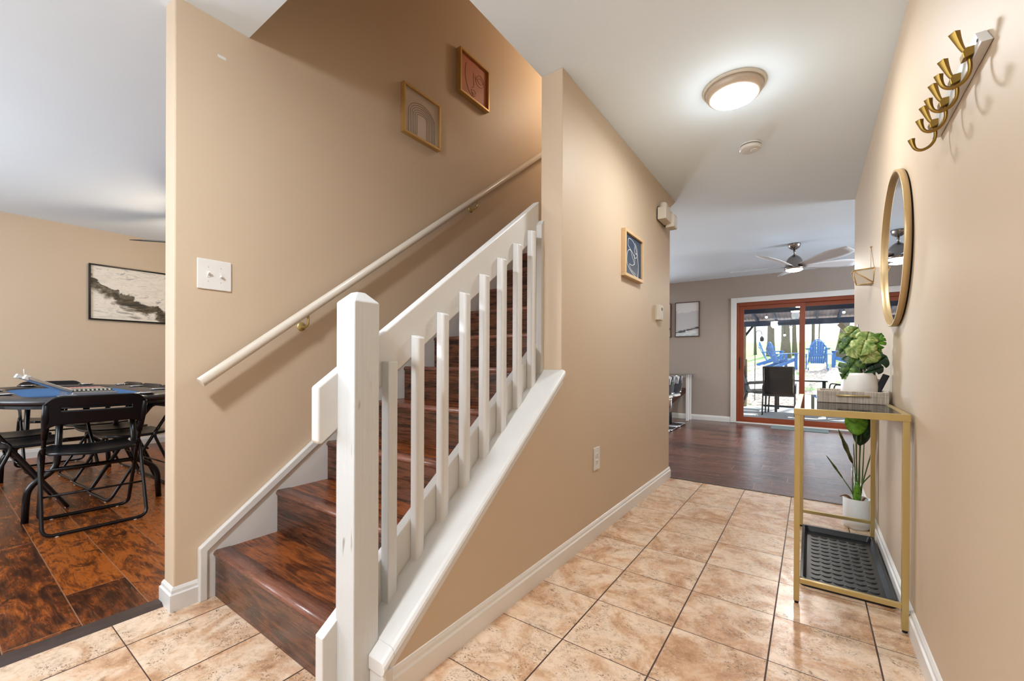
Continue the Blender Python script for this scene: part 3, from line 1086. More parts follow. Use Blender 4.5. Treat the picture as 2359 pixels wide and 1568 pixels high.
ol = thing('wall_outlet', 'white double power outlet low on the hall wall', 'outlet', (XH, 2.218, .444))
MB().prism(rrect(-.0405, .0405, -.064, .064, .004, 3), 'x', 0, .006).build('plate', 'white_plastic', ol, bevel=.002)
for k in (-.020, .020):
    MB().prism([(.0165 * math.cos(a), k + .0145 * max(-.9, min(.9, math.sin(a) * 1.15))) for a in [2 * PI * j / 20 for j in range(20)]], 'x', .005, .008).build('socket', 'white_plastic', ol, bevel=.0006)
    MB().box(.0078, .0083, -.0072, -.0048, k - .002, k + .006).box(.0078, .0083, .0048, .0072, k - .002, k + .006).box(.0078, .0083, -.002, .002, k - .009, k - .005).build('slot', 'dark_detail', ol)

th = thing('thermostat', 'cream wall thermostat with small dark display near the hall corner', 'thermostat', (XH, 3.375, 1.392))
MB().box(0, .004, -.058, .058, -.062, .062).build('backplate', 'cream_plastic', th)
MB().box(.004, .030, -.055, .055, -.060, .060).build('housing', 'cream_plastic', th, bevel=.004)
MB().box(.0295, .0305, .000, .038, .018, .040).build('display', 'dark_detail', th)
MB().box(.0295, .031, -.004, .048, -.045, .008).build('cover_flap', 'white_plastic', th, bevel=.001)

em = thing('emergency_light', 'cream twin head emergency light high at the hall wall corner', 'emergency light', (XH, 3.45, 2.17))
MB().box(0, .010, -.10, .13, -.040, .062).build('backplate', 'dark_detail', em)
MB().box(.010, .075, -.125, .055, -.048, .048).build('housing', 'cream_plastic', em, bevel=.004)
MB().box(.030, .095, .030, .135, -.075, .030).build('lamp_head', 'cream_plastic', em, bevel=.004)
MB().box(.0945, .0965, .042, .122, -.062, .018).build('lens', 'white_ceramic', em, bevel=.001)
MB().lathe([(.030, 0), (.032, .012), (.030, .03), (.022, .042), (.001, .045)], (.040, -.07, .05), 20).build('lamp_head', 'cream_plastic', em)
MB().lathe([(.024, 0), (.026, .012), (.024, .024), (.001, .032)], (.045, .0, .048), 20).build('lamp_head', 'cream_plastic', em)

sw2 = thing('light_switch', 'white switch plate near the far end of the right wall behind the leaves', 'light switch', (XR, 4.36, 1.25))
MB().box(-.006, 0, -.04, .04, -.063, .063).build('plate', 'white_plastic', sw2, bevel=.002)
MB().box(-.010, -.005, -.015, .015, -.03, .03).build('rocker', 'white_plastic', sw2, bevel=.001)
tag(MB().box(XL, XL + .0012, .717, .748, 2.284, 2.297).build('wall_patch', 'white_trim', bevel=.0005), 'small white filler patch high on the stair wall', 'patch')

# ================================================================== CEILING LAMP, SMOKE DETECTOR
cl = thing('ceiling_light', 'round flush ceiling light with brushed rim, lit, in the hall', 'ceiling light', (-.338, 2.452, ZC))
MB().lathe([(.150, 0), (.150, -.008), (.143, -.012), (.135, -.012)], (0, 0, 0), 48).build('canopy', 'cream_plastic', cl)
MB().lathe([(.138, -.010), (.134, -.030), (.124, -.046), (.117, -.050), (.112, -.050), (.112, -.02)], (0, 0, 0), 48).build('rim', 'lamp_rim', cl)
MB().lathe([(.1125, -.046), (.108, -.056), (.085, -.066), (.05, -.072), (.001, -.074)], (0, 0, 0), 48).build('diffuser', 'lamp_hall', cl)
dup(cl, (-1.0, -.50, ZC), 0, 'second round flush ceiling light of the entry, behind the viewer')
light('entry_lamp_light', 'AREA', (-1.0, -.50, ZC - .085), 27, (.90, .95, 1.0), .22, None, (0, 0, 0), 'DISK')
light('entry_lamp_glow', 'POINT', (-1.0, -.50, ZC - .17), 44, (.80, .90, 1.0), .10)
light('hall_lamp_glow', 'POINT', (-.338, 2.452, ZC - .17), 2.6, (.90, .97, 1.0), .10)
sd = thing('smoke_detector', 'round white smoke detector on the hall ceiling', 'smoke detector', (-.335, 3.150, ZC))
MB().lathe([(.064, 0), (.066, -.012), (.062, -.014), (.062, -.018), (.0655, -.020), (.064, -.034), (.056, -.040), (.001, -.042)], (0, 0, 0), 36).build('housing', 'white_plastic', sd)
MB().lathe([(.0625, -.0135), (.0625, -.019)], (0, 0, 0), 36, cap=False).build('vent_ring', 'dark_detail', sd)
MB().lathe([(.022, -.040), (.021, -.0445), (.012, -.0445), (.001, -.043)], (.022, .004, 0), 20).build('test_button', 'white_ceramic', sd)


# ================================================================== CEILING FANS
def fan(loc, rz, label, body, blade, rod, R=.66, nb=5):
    o = thing('ceiling_fan', label, 'ceiling fan', loc, rz)
    MB().lathe([(.001, 0), (.066, 0), (.066, -.012), (.055, -.045), (.030, -.066), (.012, -.070)], (0, 0, 0), 28).build('canopy', body, o)
    MB().lathe([(.012, -.065), (.012, -.070 - rod)], (0, 0, 0), 14).build('downrod', body, o)
    z = -.070 - rod
    MB().lathe([(.012, z + .006), (.030, z - .006), (.052, z - .022), (.072, z - .045), (.085, z - .075), (.092, z - .110), (.095, z - .145), (.100, z - .148), (.101, z - .170), (.092, z - .176)], (0, 0, 0), 32).build('motor_housing', body, o)
    MB().lathe([(.089, z - .172), (.086, z - .184), (.06, z - .196), (.001, z - .200)], (0, 0, 0), 32).build('lamp_bowl', 'lamp_fan', o)
    for k in range(nb):
        a = 2 * PI * k / nb
        g = []
        for i in range(9):
            u = i / 8
            r = .085 + (R - .085) * u
            wl = .030 + .072 * math.sin(min(1, u * 1.25) * PI / 2) * (1 - .45 * max(0, u - .75) / .25)
            row = []
            for j in range(5):
                v = j / 4 - .5
                y = v * wl * 1.9
                zz = z - .135 + .030 * u - y * .30
                row.append((r * math.cos(a) - y * math.sin(a), r * math.sin(a) + y * math.cos(a), zz))
            g.append(row)
        MB().sheet(g, .006).build('blade', blade, o)
    return o


fan((-.170, 6.08, ZC), math.radians(29), 'brushed nickel ceiling fan with pale blades and lit bowl in the living room', 'nickel', 'matte_white_pot', .065, .70)
fan((-5.03, 1.59, ZC), math.radians(217.6), 'black ceiling fan of the dining room showing one blade tip past the wall', 'black_metal', 'black_metal', .067, .62, 3)
light('hall_lamp_light', 'AREA', (-.338, 2.452, ZC - .080), 12, (.93, .97, 1.0), .20, None, (0, 0, 0), 'DISK')
light('living_fan_light', 'AREA', (-.170, 6.08, ZC - .36), 26, (1.0, .95, .88), .15, None, (0, 0, 0), 'DISK')
light('dining_fan_light', 'POINT', (-5.03, 1.59, ZC - .40), 18, (1.0, .80, .58), .07)
light('upstairs_lamp_light', 'POINT', (-1.45, 3.6, 3.6), 20, (1.0, .80, .60), .12)

# ================================================================== COAT RACK
cr = thing('coat_rack', 'white wooden wall rack with four double brass coat hooks', 'coat rack', (XR, 1.33, 1.70))
BX = .2925
OFS = Matrix.Translation((-XR, -1.33, -1.70))
MB().prism([(1.292, 1.676), (1.735, 1.664), (1.735, 1.710), (1.336, 1.722)], 'x', BX, XR - .001).xf(OFS).build('board', 'white_trim', cr, bevel=.0012)
for k, yb in enumerate((1.350, 1.452, 1.556, 1.668)):
    dz = -.027 * (yb - 1.33)
    h = MB()
    up = smooth_path([(.284, yb, 1.690 + dz), (.276, yb, 1.704 + dz), (.269, yb, 1.724 + dz), (.2625, yb, 1.746 + dz)], 4)
    n = len(up)
    h.tube(up, [.0048 + .0062 * (i / (n - 1)) ** 2 for i in range(n)], 4, up=(0, 1, 0), flat=.8)
    dn = smooth_path([(.286, yb, 1.684 + dz), (.2885, yb, 1.662 + dz), (.286, yb, 1.643 + dz), (.276, yb, 1.628 + dz), (.260, yb, 1.622 + dz), (.247, yb, 1.629 + dz), (.2405, yb, 1.645 + dz), (.2375, yb, 1.660 + dz)], 4)
    n = len(dn)
    h.tube(dn, [.0046 + .0046 * max(0, (i / (n - 1) - .70) / .30) ** 1.5 for i in range(n)], 4, up=(0, 1, 0), flat=.8)
    hk = h.xf(OFS).build('hook', 'brass_hooks', cr, bevel=.0009)
    MB().prism([(BX + .001, 1.682 + dz), (.276, 1.676 + dz), (.2735, 1.690 + dz), (.280, 1.699 + dz), (BX + .001, 1.699 + dz)], 'y', yb - .012, yb + .012).xf(OFS).build('clip', 'brass_hooks', hk, bevel=.001)
for yb in (1.318, 1.505, 1.612, 1.722):
    MB().lathe([(.001, .0012), (.0028, .001), (.0034, 0)], (BX - .0002, yb, 1.695 - .027 * (yb - 1.33)), 10, Matrix.Rotation(-PI / 2, 3, 'Y')).xf(OFS).build('screw', 'dark_detail', cr)

# ================================================================== ROUND MIRROR
mr = thing('mirror', 'round wall mirror with thin gold rim on the right wall', 'mirror', (XR, 2.452, 1.490))
RM = .333
ryt = Matrix.Rotation(-PI / 2, 3, 'Y')           # local z -> -x (towards the hall)
MB().lathe([(RM - .007, .006), (RM - .007, .026), (RM - .006, .027), (RM, .027), (RM + .001, .026), (RM + .001, .006), (RM - .007, .006)], (0, 0, 0), 96, ryt, cap=False).build('rim', 'gold_rim', mr)
MB().lathe([(RM - .006, 0), (RM - .006, .008)], (0, 0, 0), 96, ryt).build('backing', 'black_plastic', mr)
MB().lathe([(RM - .009, .0105), (RM - .009, .0125)], (0, 0, 0), 96, ryt).build('mirror_glass', 'mirror', mr)

# ================================================================== WALL PLANTER (gold geometric)
wp = thing('wall_planter', 'small gold wire geometric wall pocket with cream panels on the right wall', 'wall planter', (XR, 3.40, 1.53))
A = {'a': (0, -.09, .045), 'b': (0, .09, .045), 'c': (-.098, -.05, .045), 'd': (-.098, .05, .045), 'e': (0, -.055, -.040), 'f': (0, .055, -.040), 'g': (-.078, 0, -.040)}
m = MB()
for p, q in ('ab', 'ac', 'cd', 'db', 'ef', 'ae', 'bf', 'cg', 'dg', 'eg', 'fg', 'ce', 'df'):
    m.tube([A[p], A[q]], .0032, 6)
for p in A.values():
    m.ball(p, .0048, 8, 6)
m.build('wire_frame', 'gold_frame', wp)
m = MB()
for tri in ('ace', 'ceg', 'cdg', 'dgf', 'bdf', 'efg'):
    m.add([Vector(A[k]) * .985 for k in tri], [(0, 1, 2)])
o = m.build('panel', 'cream_plastic', wp, recalc=False)
md = o.modifiers.new('th', 'SOLIDIFY')
md.thickness = .002
MB().tube([(-.002, -.09, .045), (-.004, .045, .20)], .0012, 5).tube([(-.002, .09, .045), (-.004, .045, .20)], .0012, 5).build('hanging_wire', 'gold_frame', wp)
MB().lathe([(.001, .010), (.006, .008), (.004, 0)], (0, .045, .20), 10, ryt).build('nail', 'gold_frame', wp)

# ================================================================== GOLD CONSOLE TABLE
ct = thing('console_table', 'slim gold metal console table with glass top against the right wall', 'console table', (.122, 2.09, 0))
TX0, TX1, TY0, TY1, TZ = -.056, .301, 2.078, 3.10, .806
G = MB()
OT = Matrix.Translation((-.122, -2.09, 0))


def tp(m, name, mat, par=None, **k):
    return m.xf(OT).build(name, mat, par or ct, **k)


tp(MB().box(TX0, TX1, TY0, TY0 + .022, TZ - .026, TZ).box(TX0, TX1, TY1 - .022, TY1, TZ - .026, TZ)
   .box(TX0, TX0 + .022, TY0 + .022, TY1 - .022, TZ - .026, TZ).box(TX1 - .022, TX1, TY0 + .022, TY1 - .022, TZ - .026, TZ), 'top_frame', 'gold_satin', bevel=.0015)
tp(MB().box(TX0 + .020, TX1 - .020, TY0 + .020, TY1 - .020, TZ - .007, TZ - .001), 'glass_top', 'glass_top')
for x in (TX0 + .002, TX1 - .022):
    for y in (TY0 + .002, TY1 - .022):
        lg = tp(MB().box(x, x + .020, y, y + .020, .010, TZ - .026), 'leg', 'gold_satin', bevel=.001)
        f = MB().lathe([(.008, 0), (.008, .010)], (x + .010, y + .010, 0), 12).xf(OT).build('foot', 'black_plastic', lg)
for y in (TY0 + .004, TY1 - .020):
    tp(MB().box(TX0 + .022, TX1 - .022, y, y + .016, .086, .104), 'lower_rail', 'gold_satin', bevel=.001)
# decorative tray on the table
dt = thing('serving_tray', 'rectangular woven linen tray with a gold bar handle on the console table', 'tray', (.16, 2.62, TZ))
TA, TB, TC, TD = .027, .290, 2.51, 2.745
OD = Matrix.Translation((-.16, -2.62, -TZ))
MB().box(TA, TB, TC, TC + .014, TZ, TZ + .056).box(TA, TB, TD - .014, TD, TZ, TZ + .056).box(TA, TA + .014, TC + .014, TD - .014, TZ, TZ + .056).box(TB - .014, TB, TC + .014, TD - .014, TZ, TZ + .056).xf(OD).build('sides', 'linen', dt, bevel=.002)
MB().box(TA + .012, TB - .012, TC + .012, TD - .012, TZ + .001, TZ + .010).xf(OD).build('base', 'light_wood', dt)
MB().tube([(.098, TC - .014, TZ + .036), (.222, TC - .014, TZ + .036)], .0035, 8).tube([(.110, TC - .014, TZ + .036), (.110, TC + .002, TZ + .036)], .003, 6).tube([(.21, TC - .014, TZ + .036), (.21, TC + .002, TZ + .036)], .003, 6).xf(OD).build('handle', 'gold_satin', dt)
# black remote / pen standing in the tray
rc = thing('remote_control', 'black slim remote leaning out of the tray beside the white planter', 'remote', (.270, 2.59, TZ + .010))
MB().bar((-.028, .0, .006), (.022, .03, .124), .014, .026, (1, 0, 0)).build('body', 'black_plastic', rc, bevel=.003)
MB().bar((-.040, .0, .008), (.002, .03, .100), .003, .020, (1, 0, 0)).build('clip', 'nickel', rc)


# ================================================================== MONSTERA
def leaf_monstera(size, notch=5, seed=0, deep=.55):
    """heart shaped split leaf, base at origin, tip along +y, in the xy plane, curved"""
    r = random.Random(seed)
    out = []
    N = 84
    for i in range(N + 1):
        u = i / N                     # 0 base .. 1 tip along one side
        w = math.sin(PI * u ** .60) ** .85 * .52
        y = -.12 * math.sin(PI * min(1, u * 2.5)) + u * 1.0
        out.append((w, y))
    def side(sgn):
        row = []
        for i, (w, y) in enumerate(out):
            u = i / N
            c = 1.0
            if .22 < u < .88:
                ph = (u - .22) / .66 * notch
                fr = ph - math.floor(ph)
                g = abs(fr - .5)
                if g < .13:
                    c = 1 - deep * (1 - g / .13) ** .6
            row.append((sgn * w * c, y + (w * .22 if w > .1 else 0)))
        return row
    m = MB()
    for sgn in (-1, 1):
        row = side(sgn)
        g = []
        for i, (x, y) in enumerate(row):
            u = i / N
            ym = u * .97 + .0
            rr = []
            for k in range(6):
                t_ = k / 5
                X = x * t_
                Yy = ym + (y - ym) * t_
                Z = -.30 * (X * X) * 1.2 - .26 * Yy * Yy + .03 * math.sin(8 * u + seed) * t_ - .06 * (1 - t_) ** 3
                rr.append((X * size, Yy * size, Z * size))
            g.append(rr)
        m.sheet(g, .0012)
    return m


mo = thing('potted_monstera', 'variegated split leaf plant in a squat white ceramic pot on the tray', 'potted plant', (.195, 2.63, TZ + .011))
MB().lathe([(.058, 0), (.070, .010), (.0745, .035), (.0735, .065), (.069, .095), (.063, .118), (.056, .130), (.053, .131), (.050, .128), (.048, .115), (.001, .112)], (0, 0, 0), 48).build('pot', 'white_ceramic', mo)
MB().lathe([(.047, .110), (.03, .118), (.001, .120)], (0, 0, 0), 24).build('soil', 'soil', mo)
# right / up vectors of the view used only to lay the leaves out around the stem
LV = [  # base, tip, size, material, splits, width: laid out around the stem
    ((-.007, -.005, .353), (-.084, -.035, .275), .112, 'leaf_variegated', 2, .62),
    ((-.026, -.020, .296), (-.079, -.055, .225), .090, 'leaf_mid', 2, .80),
    ((-.014, .000, .330), (-.038, -.035, .270), .075, 'leaf_mid', 2, .95),
    ((.034, -.010, .330), (.022, -.045, .272), .072, 'leaf_variegated', 0, 1.25),
    ((.018, -.040, .290), (.001, -.085, .226), .082, 'leaf_variegated', 0, 1.25),
    ((.040, -.005, .252), (.074, -.030, .312), .078, 'leaf_bird', 3, 1.05),
    ((-.034, -.030, .262), (-.010, -.060, .200), .066, 'leaf_variegated', 0, .95),
    ((.050, -.025, .246), (.010, -.065, .182), .082, 'leaf_variegated', 0, 1.05),
    ((-.006, -.025, .208), (-.068, -.070, .103), .124, 'leaf_mid', 3, .80),
    ((.098, -.010, .212), (.018, -.045, .158), .100, 'leaf_dark', 3, .85),
    ((.086, -.020, .162), (.016, -.050, .134), .080, 'leaf_dark', 2, .62),
    ((.052, .000, .240), (.088, .010, .222), .045, 'leaf_bird', 2, 1.0),
]
for i, (a, b, s, mt, nt, wd) in enumerate(LV):
    a, b = Vector(a), Vector(b)
    d = (b - a).normalized()
    view = Vector((0.12, -1, 0.22))
    nrm = (view - d * view.dot(d)).normalized()
    xx = d.cross(nrm).normalized()
    M = Matrix.Translation(a) @ Matrix((xx * wd, d, nrm)).transposed().to_4x4()
    lf = leaf_monstera(s, nt, i, .62 if nt else 0).xf(M).build('leaf', mt, mo, recalc=True)
    st_ = smooth_path([(.0, .0, .112), (a.x * .25, a.y * .25 + .01, .15), (a.x * .8, a.y * .8 + .01, a.z - .02), (a.x, a.y + .002, a.z)], 4)
    MB().tube(st_, .0014, 6).build('stalk', 'stem_green' if i % 2 else 'stem_dark', lf)
MB().tube([(.004, 0, .11), (.006, .0, .17), (.012, .0, .21)], .0048, 8).build('stem', 'stem_dark', mo)

# ================================================================== BOOT TRAY
bt = thing('boot_tray', 'black rubber boot tray with crescent ridges on the tiles under the console table', 'boot tray', (.128, 2.64, 0))
BA, BB, BC, BD = -.036, .290, 2.262, 3.028
OB = Matrix.Translation((-.128, -2.64, 0))
m = MB()
o1, i1 = rrect(BA, BB, BC, BD, .02, 4), rrect(BA + .012, BB - .012, BC + .012, BD - .012, .015, 4)
i2 = rrect(BA + .024, BB - .024, BC + .024, BD - .024, .012, 4)
n = len(o1)
vs = [(x, y, .0) for x, y in o1] + [(x, y, .034) for x, y in o1] + [(x, y, .034) for x, y in i1] + [(x, y, .008) for x, y in i2]
fs = []
for L0 in range(3):
    for i in range(n):
        j = (i + 1) % n
        fs.append((L0 * n + i, L0 * n + j, (L0 + 1) * n + j, (L0 + 1) * n + i))
fs += [tuple(range(n)), tuple(range(3 * n, 4 * n))]
m.add(vs, fs)
for c in range(6):
    for r in range(12):
        cx, cy = BA + .060 + c * .041, BC + .085 + r * .052
        pts = [(cx + .018 * math.cos(a), cy + .020 + .022 * math.sin(a), .0075) for a in [PI + PI * k / 8 for k in range(9)]]
        m.tube(pts, [.0010 + .0045 * math.sin(PI * k / 8) for k in range(9)], 8)
m.xf(OB).build('tray', 'rubber', bt)

# ================================================================== FLOOR PLANT
fp = thing('potted_plant', 'tall broad leaf plant in a plain white cylinder pot at the right wall', 'potted plant', (.232, 3.262, 0))
MB().lathe([(.060, 0), (.0655, .012), (.0665, .04), (.0675, .178), (.0655, .180), (.062, .178), (.060, .150), (.001, .148)], (0, 0, 0), 40).build('pot', 'matte_white_pot', fp)
MB().lathe([(.060, .145), (.04, .160), (.001, .164)], (0, 0, 0), 20).build('soil', 'soil', fp)
# dry brown sheaths on the rim
for a, b in (((-.02, -.03, .165), (-.085, -.03, .180)), ((.02, -.03, .162), (.052, -.035, .185))):
    MB().tube(smooth_path([a, ((a[0] + b[0]) / 2, a[1], .192), b], 4), [.006, .007, .008, .008, .007, .006, .004, .003, .001], 6, flat=.3).build('dry_leaf', 'soil', fp)


def blade(base, tip, width, bend, mat, par, wavy=0, twist=0.0, side=(1, 0, 0)):
    base, tip = Vector(base), Vector(tip)
    d = tip - base
    sd_ = (Vector(side) - d.normalized() * Vector(side).dot(d.normalized())).normalized()
    nn = d.normalized().cross(sd_)
    g = []
    for i in range(15):
        u = i / 14
        c = base + d * u + nn * bend * math.sin(PI * u)
        w = width * max(.02, math.sin(PI * u ** .8)) ** .7 * (1 + wavy * math.sin(u * 16))
        row = []
        for j in range(7):
            v = j / 3 - 1
            row.append(c + sd_ * v * w / 2 * math.cos(twist) + nn * (v * w / 2 * math.sin(twist) - abs(v) * w * .10 * -1))
        g.append(row)
    return MB().sheet(g, .0012).build('leaf', mat, par)


BL = [((-.052, -.02, .42), (-.088, -.03, .585), .034, .01, 'leaf_olive', .2, .9),
      ((-.100, -.03, .345), (-.152, -.04, .42), .014, .004, 'leaf_olive', .15, .8),
      ((-.004, -.03, .560), (-.010, -.075, .730), .110, .02, 'leaf_bird', 0, .0),
      ((-.010, -.02, .640), (.0, -.06, .795), .095, .01, 'leaf_bird', 0, .0),
      ((.010, -.02, .500), (.050, .0, .740), .100, .02, 'leaf_dark', 0, .25),
      ((.035, .01, .560), (.060, .03, .790), .070, .02, 'leaf_dark', 0, .3)]
for i, (a, b, w, bd, mt, wv, tw) in enumerate(BL):
    a_, b_ = Vector(a), Vector(b)
    if i == 0:
        a_, b_ = Vector((-.020, -.02, .385)), Vector((-.092, -.03, .590))
    if i == 1:
        a_, b_ = Vector((-.065, -.02, .285)), Vector((-.152, -.04, .425))
    lf = blade(a_, b_, w, bd, mt, fp, wv, tw)
    x0 = -.02 + .008 * i
    MB().tube(smooth_path([(x0 * .6, -.01, .155), (x0 * .7 + a_.x * .3, a_.y * .5, .27 if i > 1 else .22), tuple(a_)], 5), [.0052 - .0003 * k for k in range(11)] if i > 1 else .0028, 7).build('stalk', 'stem_green', lf)
for i, (tx, tz) in enumerate(((-.018, .505), (.065, .46), (.062, .33), (.018, .60))):
    MB().tube(smooth_path([(.002 * i, -.005, .155), (tx * .35, -.01, .26), (tx, -.01, tz)], 5), .0034 if i else .0024, 6).build('stalk', 'stem_green' if i else 'stem_dark', fp)
MB().lathe([(.020, .155), (.018, .19), (.015, .24), (.010, .28)], (0, -.01, 0), 12).build('crown', 'leaf_bird', fp)


# ================================================================== DINING ROOM: table, chairs, chip case
pt = thing('poker_table', 'oval card table with padded black rail and blue felt in the dining room', 'table', (-4.62, .67, 0))


def oval(cx, cy, hx, hy, n=48):
    """racetrack outline: straight sides, round ends"""
    r = hy
    p = []
    for i in range(n // 2 + 1):
        a = -PI / 2 + PI * i / (n // 2)
        p.append((cx + hx - r + r * math.cos(a), cy + r * math.sin(a)))
    for i in range(n // 2 + 1):
        a = PI / 2 + PI * i / (n // 2)
        p.append((cx - hx + r + r * math.cos(a), cy + r * math.sin(a)))
    return p


HXT, HYT, TT = 1.03, .47, .755
ring = []
for k in range(12):
    a = 2 * PI * k / 12
    off = .085 * math.cos(a)
    zz = TT - .012 + .026 * math.sin(a)
    ring.append([(x, y, zz) for x, y in oval(0, 0, HXT - .085 + off, HYT - .085 + off)])
m = MB()
n = len(ring[0])
vs = [p for rg in ring for p in rg]
m.add(vs, [(k * n + i, k * n + (i + 1) % n, ((k + 1) % 12) * n + (i + 1) % n, ((k + 1) % 12) * n + i) for k in range(12) for i in range(n)], True)
m.build('padded_rail', 'leatherette', pt)
MB().prism(oval(0, 0, HXT - .09, HYT - .09), 'z', TT - .035, TT - .008).build('playfield', 'felt_blue', pt)
MB().prism(oval(0, 0, HXT - .04, HYT - .04), 'z', TT - .055, TT - .036).build('tabletop', 'black_plastic', pt)
for (x, y) in ((.90, -.16), (.90, .20), (.45, .385), (-.15, .385), (-.6, .385), (.42, -.385), (-.15, -.385), (-.90, -.16), (-.90, .2)):
    MB().lathe([(.046, TT + .016), (.052, TT + .019), (.052, TT + .022), (.040, TT + .021), (.038, TT - .03), (.001, TT - .035)], (x, y, 0), 24).build('cup_holder', 'chrome', pt)
for sx in (.715, -.715):
    for sy in (-.31, .31):
        MB().tube(round_corners([(sx, sy * .55, TT - .05), (sx, sy * .6, .30), (sx, sy, .22), (sx, sy * 1.03, .0)], .07, 5), .017, 10).build('leg', 'black_metal', pt)
    MB().tube([(sx, -.19, .30), (sx, .19, .30)], .014, 8).tube([(sx, 0, .30), (sx * .35, 0, TT - .06)], .009, 8).build('leg_brace', 'black_metal', pt)


def folding_chair(label):
    """faces +y"""
    o = thing('folding_chair', label, 'folding chair', (0, 0, 0), 0, 'black folding chairs around the card table')
    w = .205
    # long frame: front feet to the top of the backrest
    f1 = round_corners([(-w + .02, .205, .012), (-w, .205, .012), (-w, .19, .05), (-w, -.165, .64), (-w + .01, -.205, .74)], .03, 3)
    loop = [Vector((-.0, .205, .012))] + [Vector(p) for p in round_corners([(0, .205, .012), (-w, .205, .012), (-w, -.165, .66), (-w + .010, -.19, .72)], .045, 5)][1:]
    full = loop[::-1] + [Vector((-p.x, p.y, p.z)) for p in loop[1:]]
    MB().tube(full, .0105, 10).build('front_frame', 'black_metal', o)
    w2 = .222
    loop = [Vector(p) for p in round_corners([(0, -.205, .012), (-w2, -.205, .012), (-w2 + .004, -.035, .455), (-w + .002, -.075, .492)], .05, 6)]
    full = loop[::-1] + [Vector((-p.x, p.y, p.z)) for p in loop[1:]]
    MB().tube(full, .0095, 10).build('rear_frame', 'black_metal', o)
    MB().tube([(-w + .01, -.01, .345), (w - .01, -.01, .345)], .007, 8).tube([(-w2 + .01, -.12, .215), (w2 - .01, -.12, .215)], .006, 8).build('stretcher', 'black_metal', o)
    # seat: dished rounded panel
    g = []
    for i in range(9):
        u = i / 8
        y = -.15 + .36 * u
        hw = .195 * (1 - .22 * (1 - math.sqrt(max(0, 1 - (2 * u - 1) ** 4))) ** 1)
        g.append([((j / 4 - 1) * hw, y + (-.025 * (1 - (j / 4 - 1) ** 2) if u < .1 else 0), .445 + .012 * (j / 4 - 1) ** 2 - .010 * math.sin(PI * u)) for j in range(9)])
    MB().sheet(g, .018).build('seat', 'black_plastic', o, bevel=.004)
    # backrest with a slot and side sleeves
    def bp(x, z):        # point on the leaning back plane
        return (x, -.150 - (z - .60) * .42 - .018 * (1 - (x / .21) ** 2), z)
    b = MB()
    xs_ = [-.212, -.205, -.190, -.172, -.150, -.142, -.10, -.05, 0, .05, .10, .142, .150, .172, .190, .205, .212]
    vr = [0, .06, .22, .40, .47, .62, .69, .85, .96, 1]
    vs_ = []
    for v in vr:
        for x in xs_:
            e = max(0, (abs(x) - .150) / .062)
            zt_, zb_ = .792 - .040 * e ** 2.2, .628 - .030 * e ** 1.5
            vs_.append(bp(x, zb_ + (zt_ - zb_) * v))
    nc = len(xs_)
    fs_ = [(i * nc + j, i * nc + j + 1, (i + 1) * nc + j + 1, (i + 1) * nc + j) for i in range(len(vr) - 1) for j in range(nc - 1)
           if not (i == 4 and 4 <= j <= nc - 6)]
    b.add(vs_, fs_, True)
    bo = b.build('backrest', 'black_plastic', o)
    md = bo.modifiers.new('th', 'SOLIDIFY')
    md.thickness = .016
    md.offset = 0
    md = bo.modifiers.new('bv', 'BEVEL')
    md.width = .003
    md.segments = 2
    b = MB()
    for s in (-1, 1):
        b.tube([bp(s * .207, .745), bp(s * .207, .66), (s * .205, -.140, .60), (s * .205, -.105, .545)], [.014, .017, .016, .014], 8)
    b.build('sleeve', 'black_plastic', o)
    for sx, y in ((-.15, .205), (.15, .205), (-.165, -.205), (.165, -.205)):
        MB().lathe([(.008, -.001), (.009, .004), (.006, .010)], (sx, y, .0), 10).build('glide', 'white_plastic', o)
    return o


c0 = folding_chair('black folding chair nearest the hall with its back to the tiles')
c0.location = (-3.655, .600, 0)
c0.rotation_euler = (0, 0, PI / 2 - .03)
GRP = 'black folding chairs around the card table'
dup(c0, (-4.25, .345, 0), 0.02, 'black folding chair tucked under the left side of the card table, front one', GRP)
dup(c0, (-4.72, .335, 0), -.04, 'black folding chair tucked under the left side of the card table, rear one', GRP)
dup(c0, (-4.20, .925, 0), PI + .088, 'black folding chair on the right side of the card table, nearest the stair wall end', GRP)
dup(c0, (-4.66, .910, 0), PI + .088, 'black folding chair on the right side of the card table, middle one', GRP)
dup(c0, (-5.13, .890, 0), PI + .09, 'black folding chair on the right side of the card table, farthest one', GRP)
dup(c0, (-5.72, .70, 0), -PI / 2 + .02, 'black folding chair at the far end of the card table under the wall', GRP)

CT = Matrix.Translation((-4.115, .655, TT - .006)) @ Matrix.Rotation(.03, 4, 'Z')
cc = thing('chip_case', 'open silver aluminium case of poker chips on the card table', 'case')
cc.matrix_world = CT
MB().box(-.19, .19, -.108, .108, 0, .034).build('case_base', 'aluminium', cc, bevel=.004)
MB().box(-.183, .183, -.101, .101, .033, .036).build('foam_tray', 'foam_black', cc)
L = Matrix.Translation((0, -.110, .030)) @ Matrix.Rotation(math.radians(-27), 4, 'X')
MB().box(-.19, .19, -.216, 0, 0, .020, L).build('case_lid', 'aluminium', cc, bevel=.004)
for a_, b_ in ((.12, .19), (-.19, -.12)):
    MB().box(a_, b_, -.226, -.204, -.004, .024, L).build('lid_corner', 'white_plastic', cc, bevel=.002)
MB().tube([L @ Vector(p) for p in ((.12, -.225, .02), (.13, -.245, .052))], .003, 6).build('latch', 'white_plastic', cc)
for k in (-.12, .12):
    MB().box(k - .02, k + .02, -.116, -.104, .018, .046).build('hinge', 'chrome', cc)


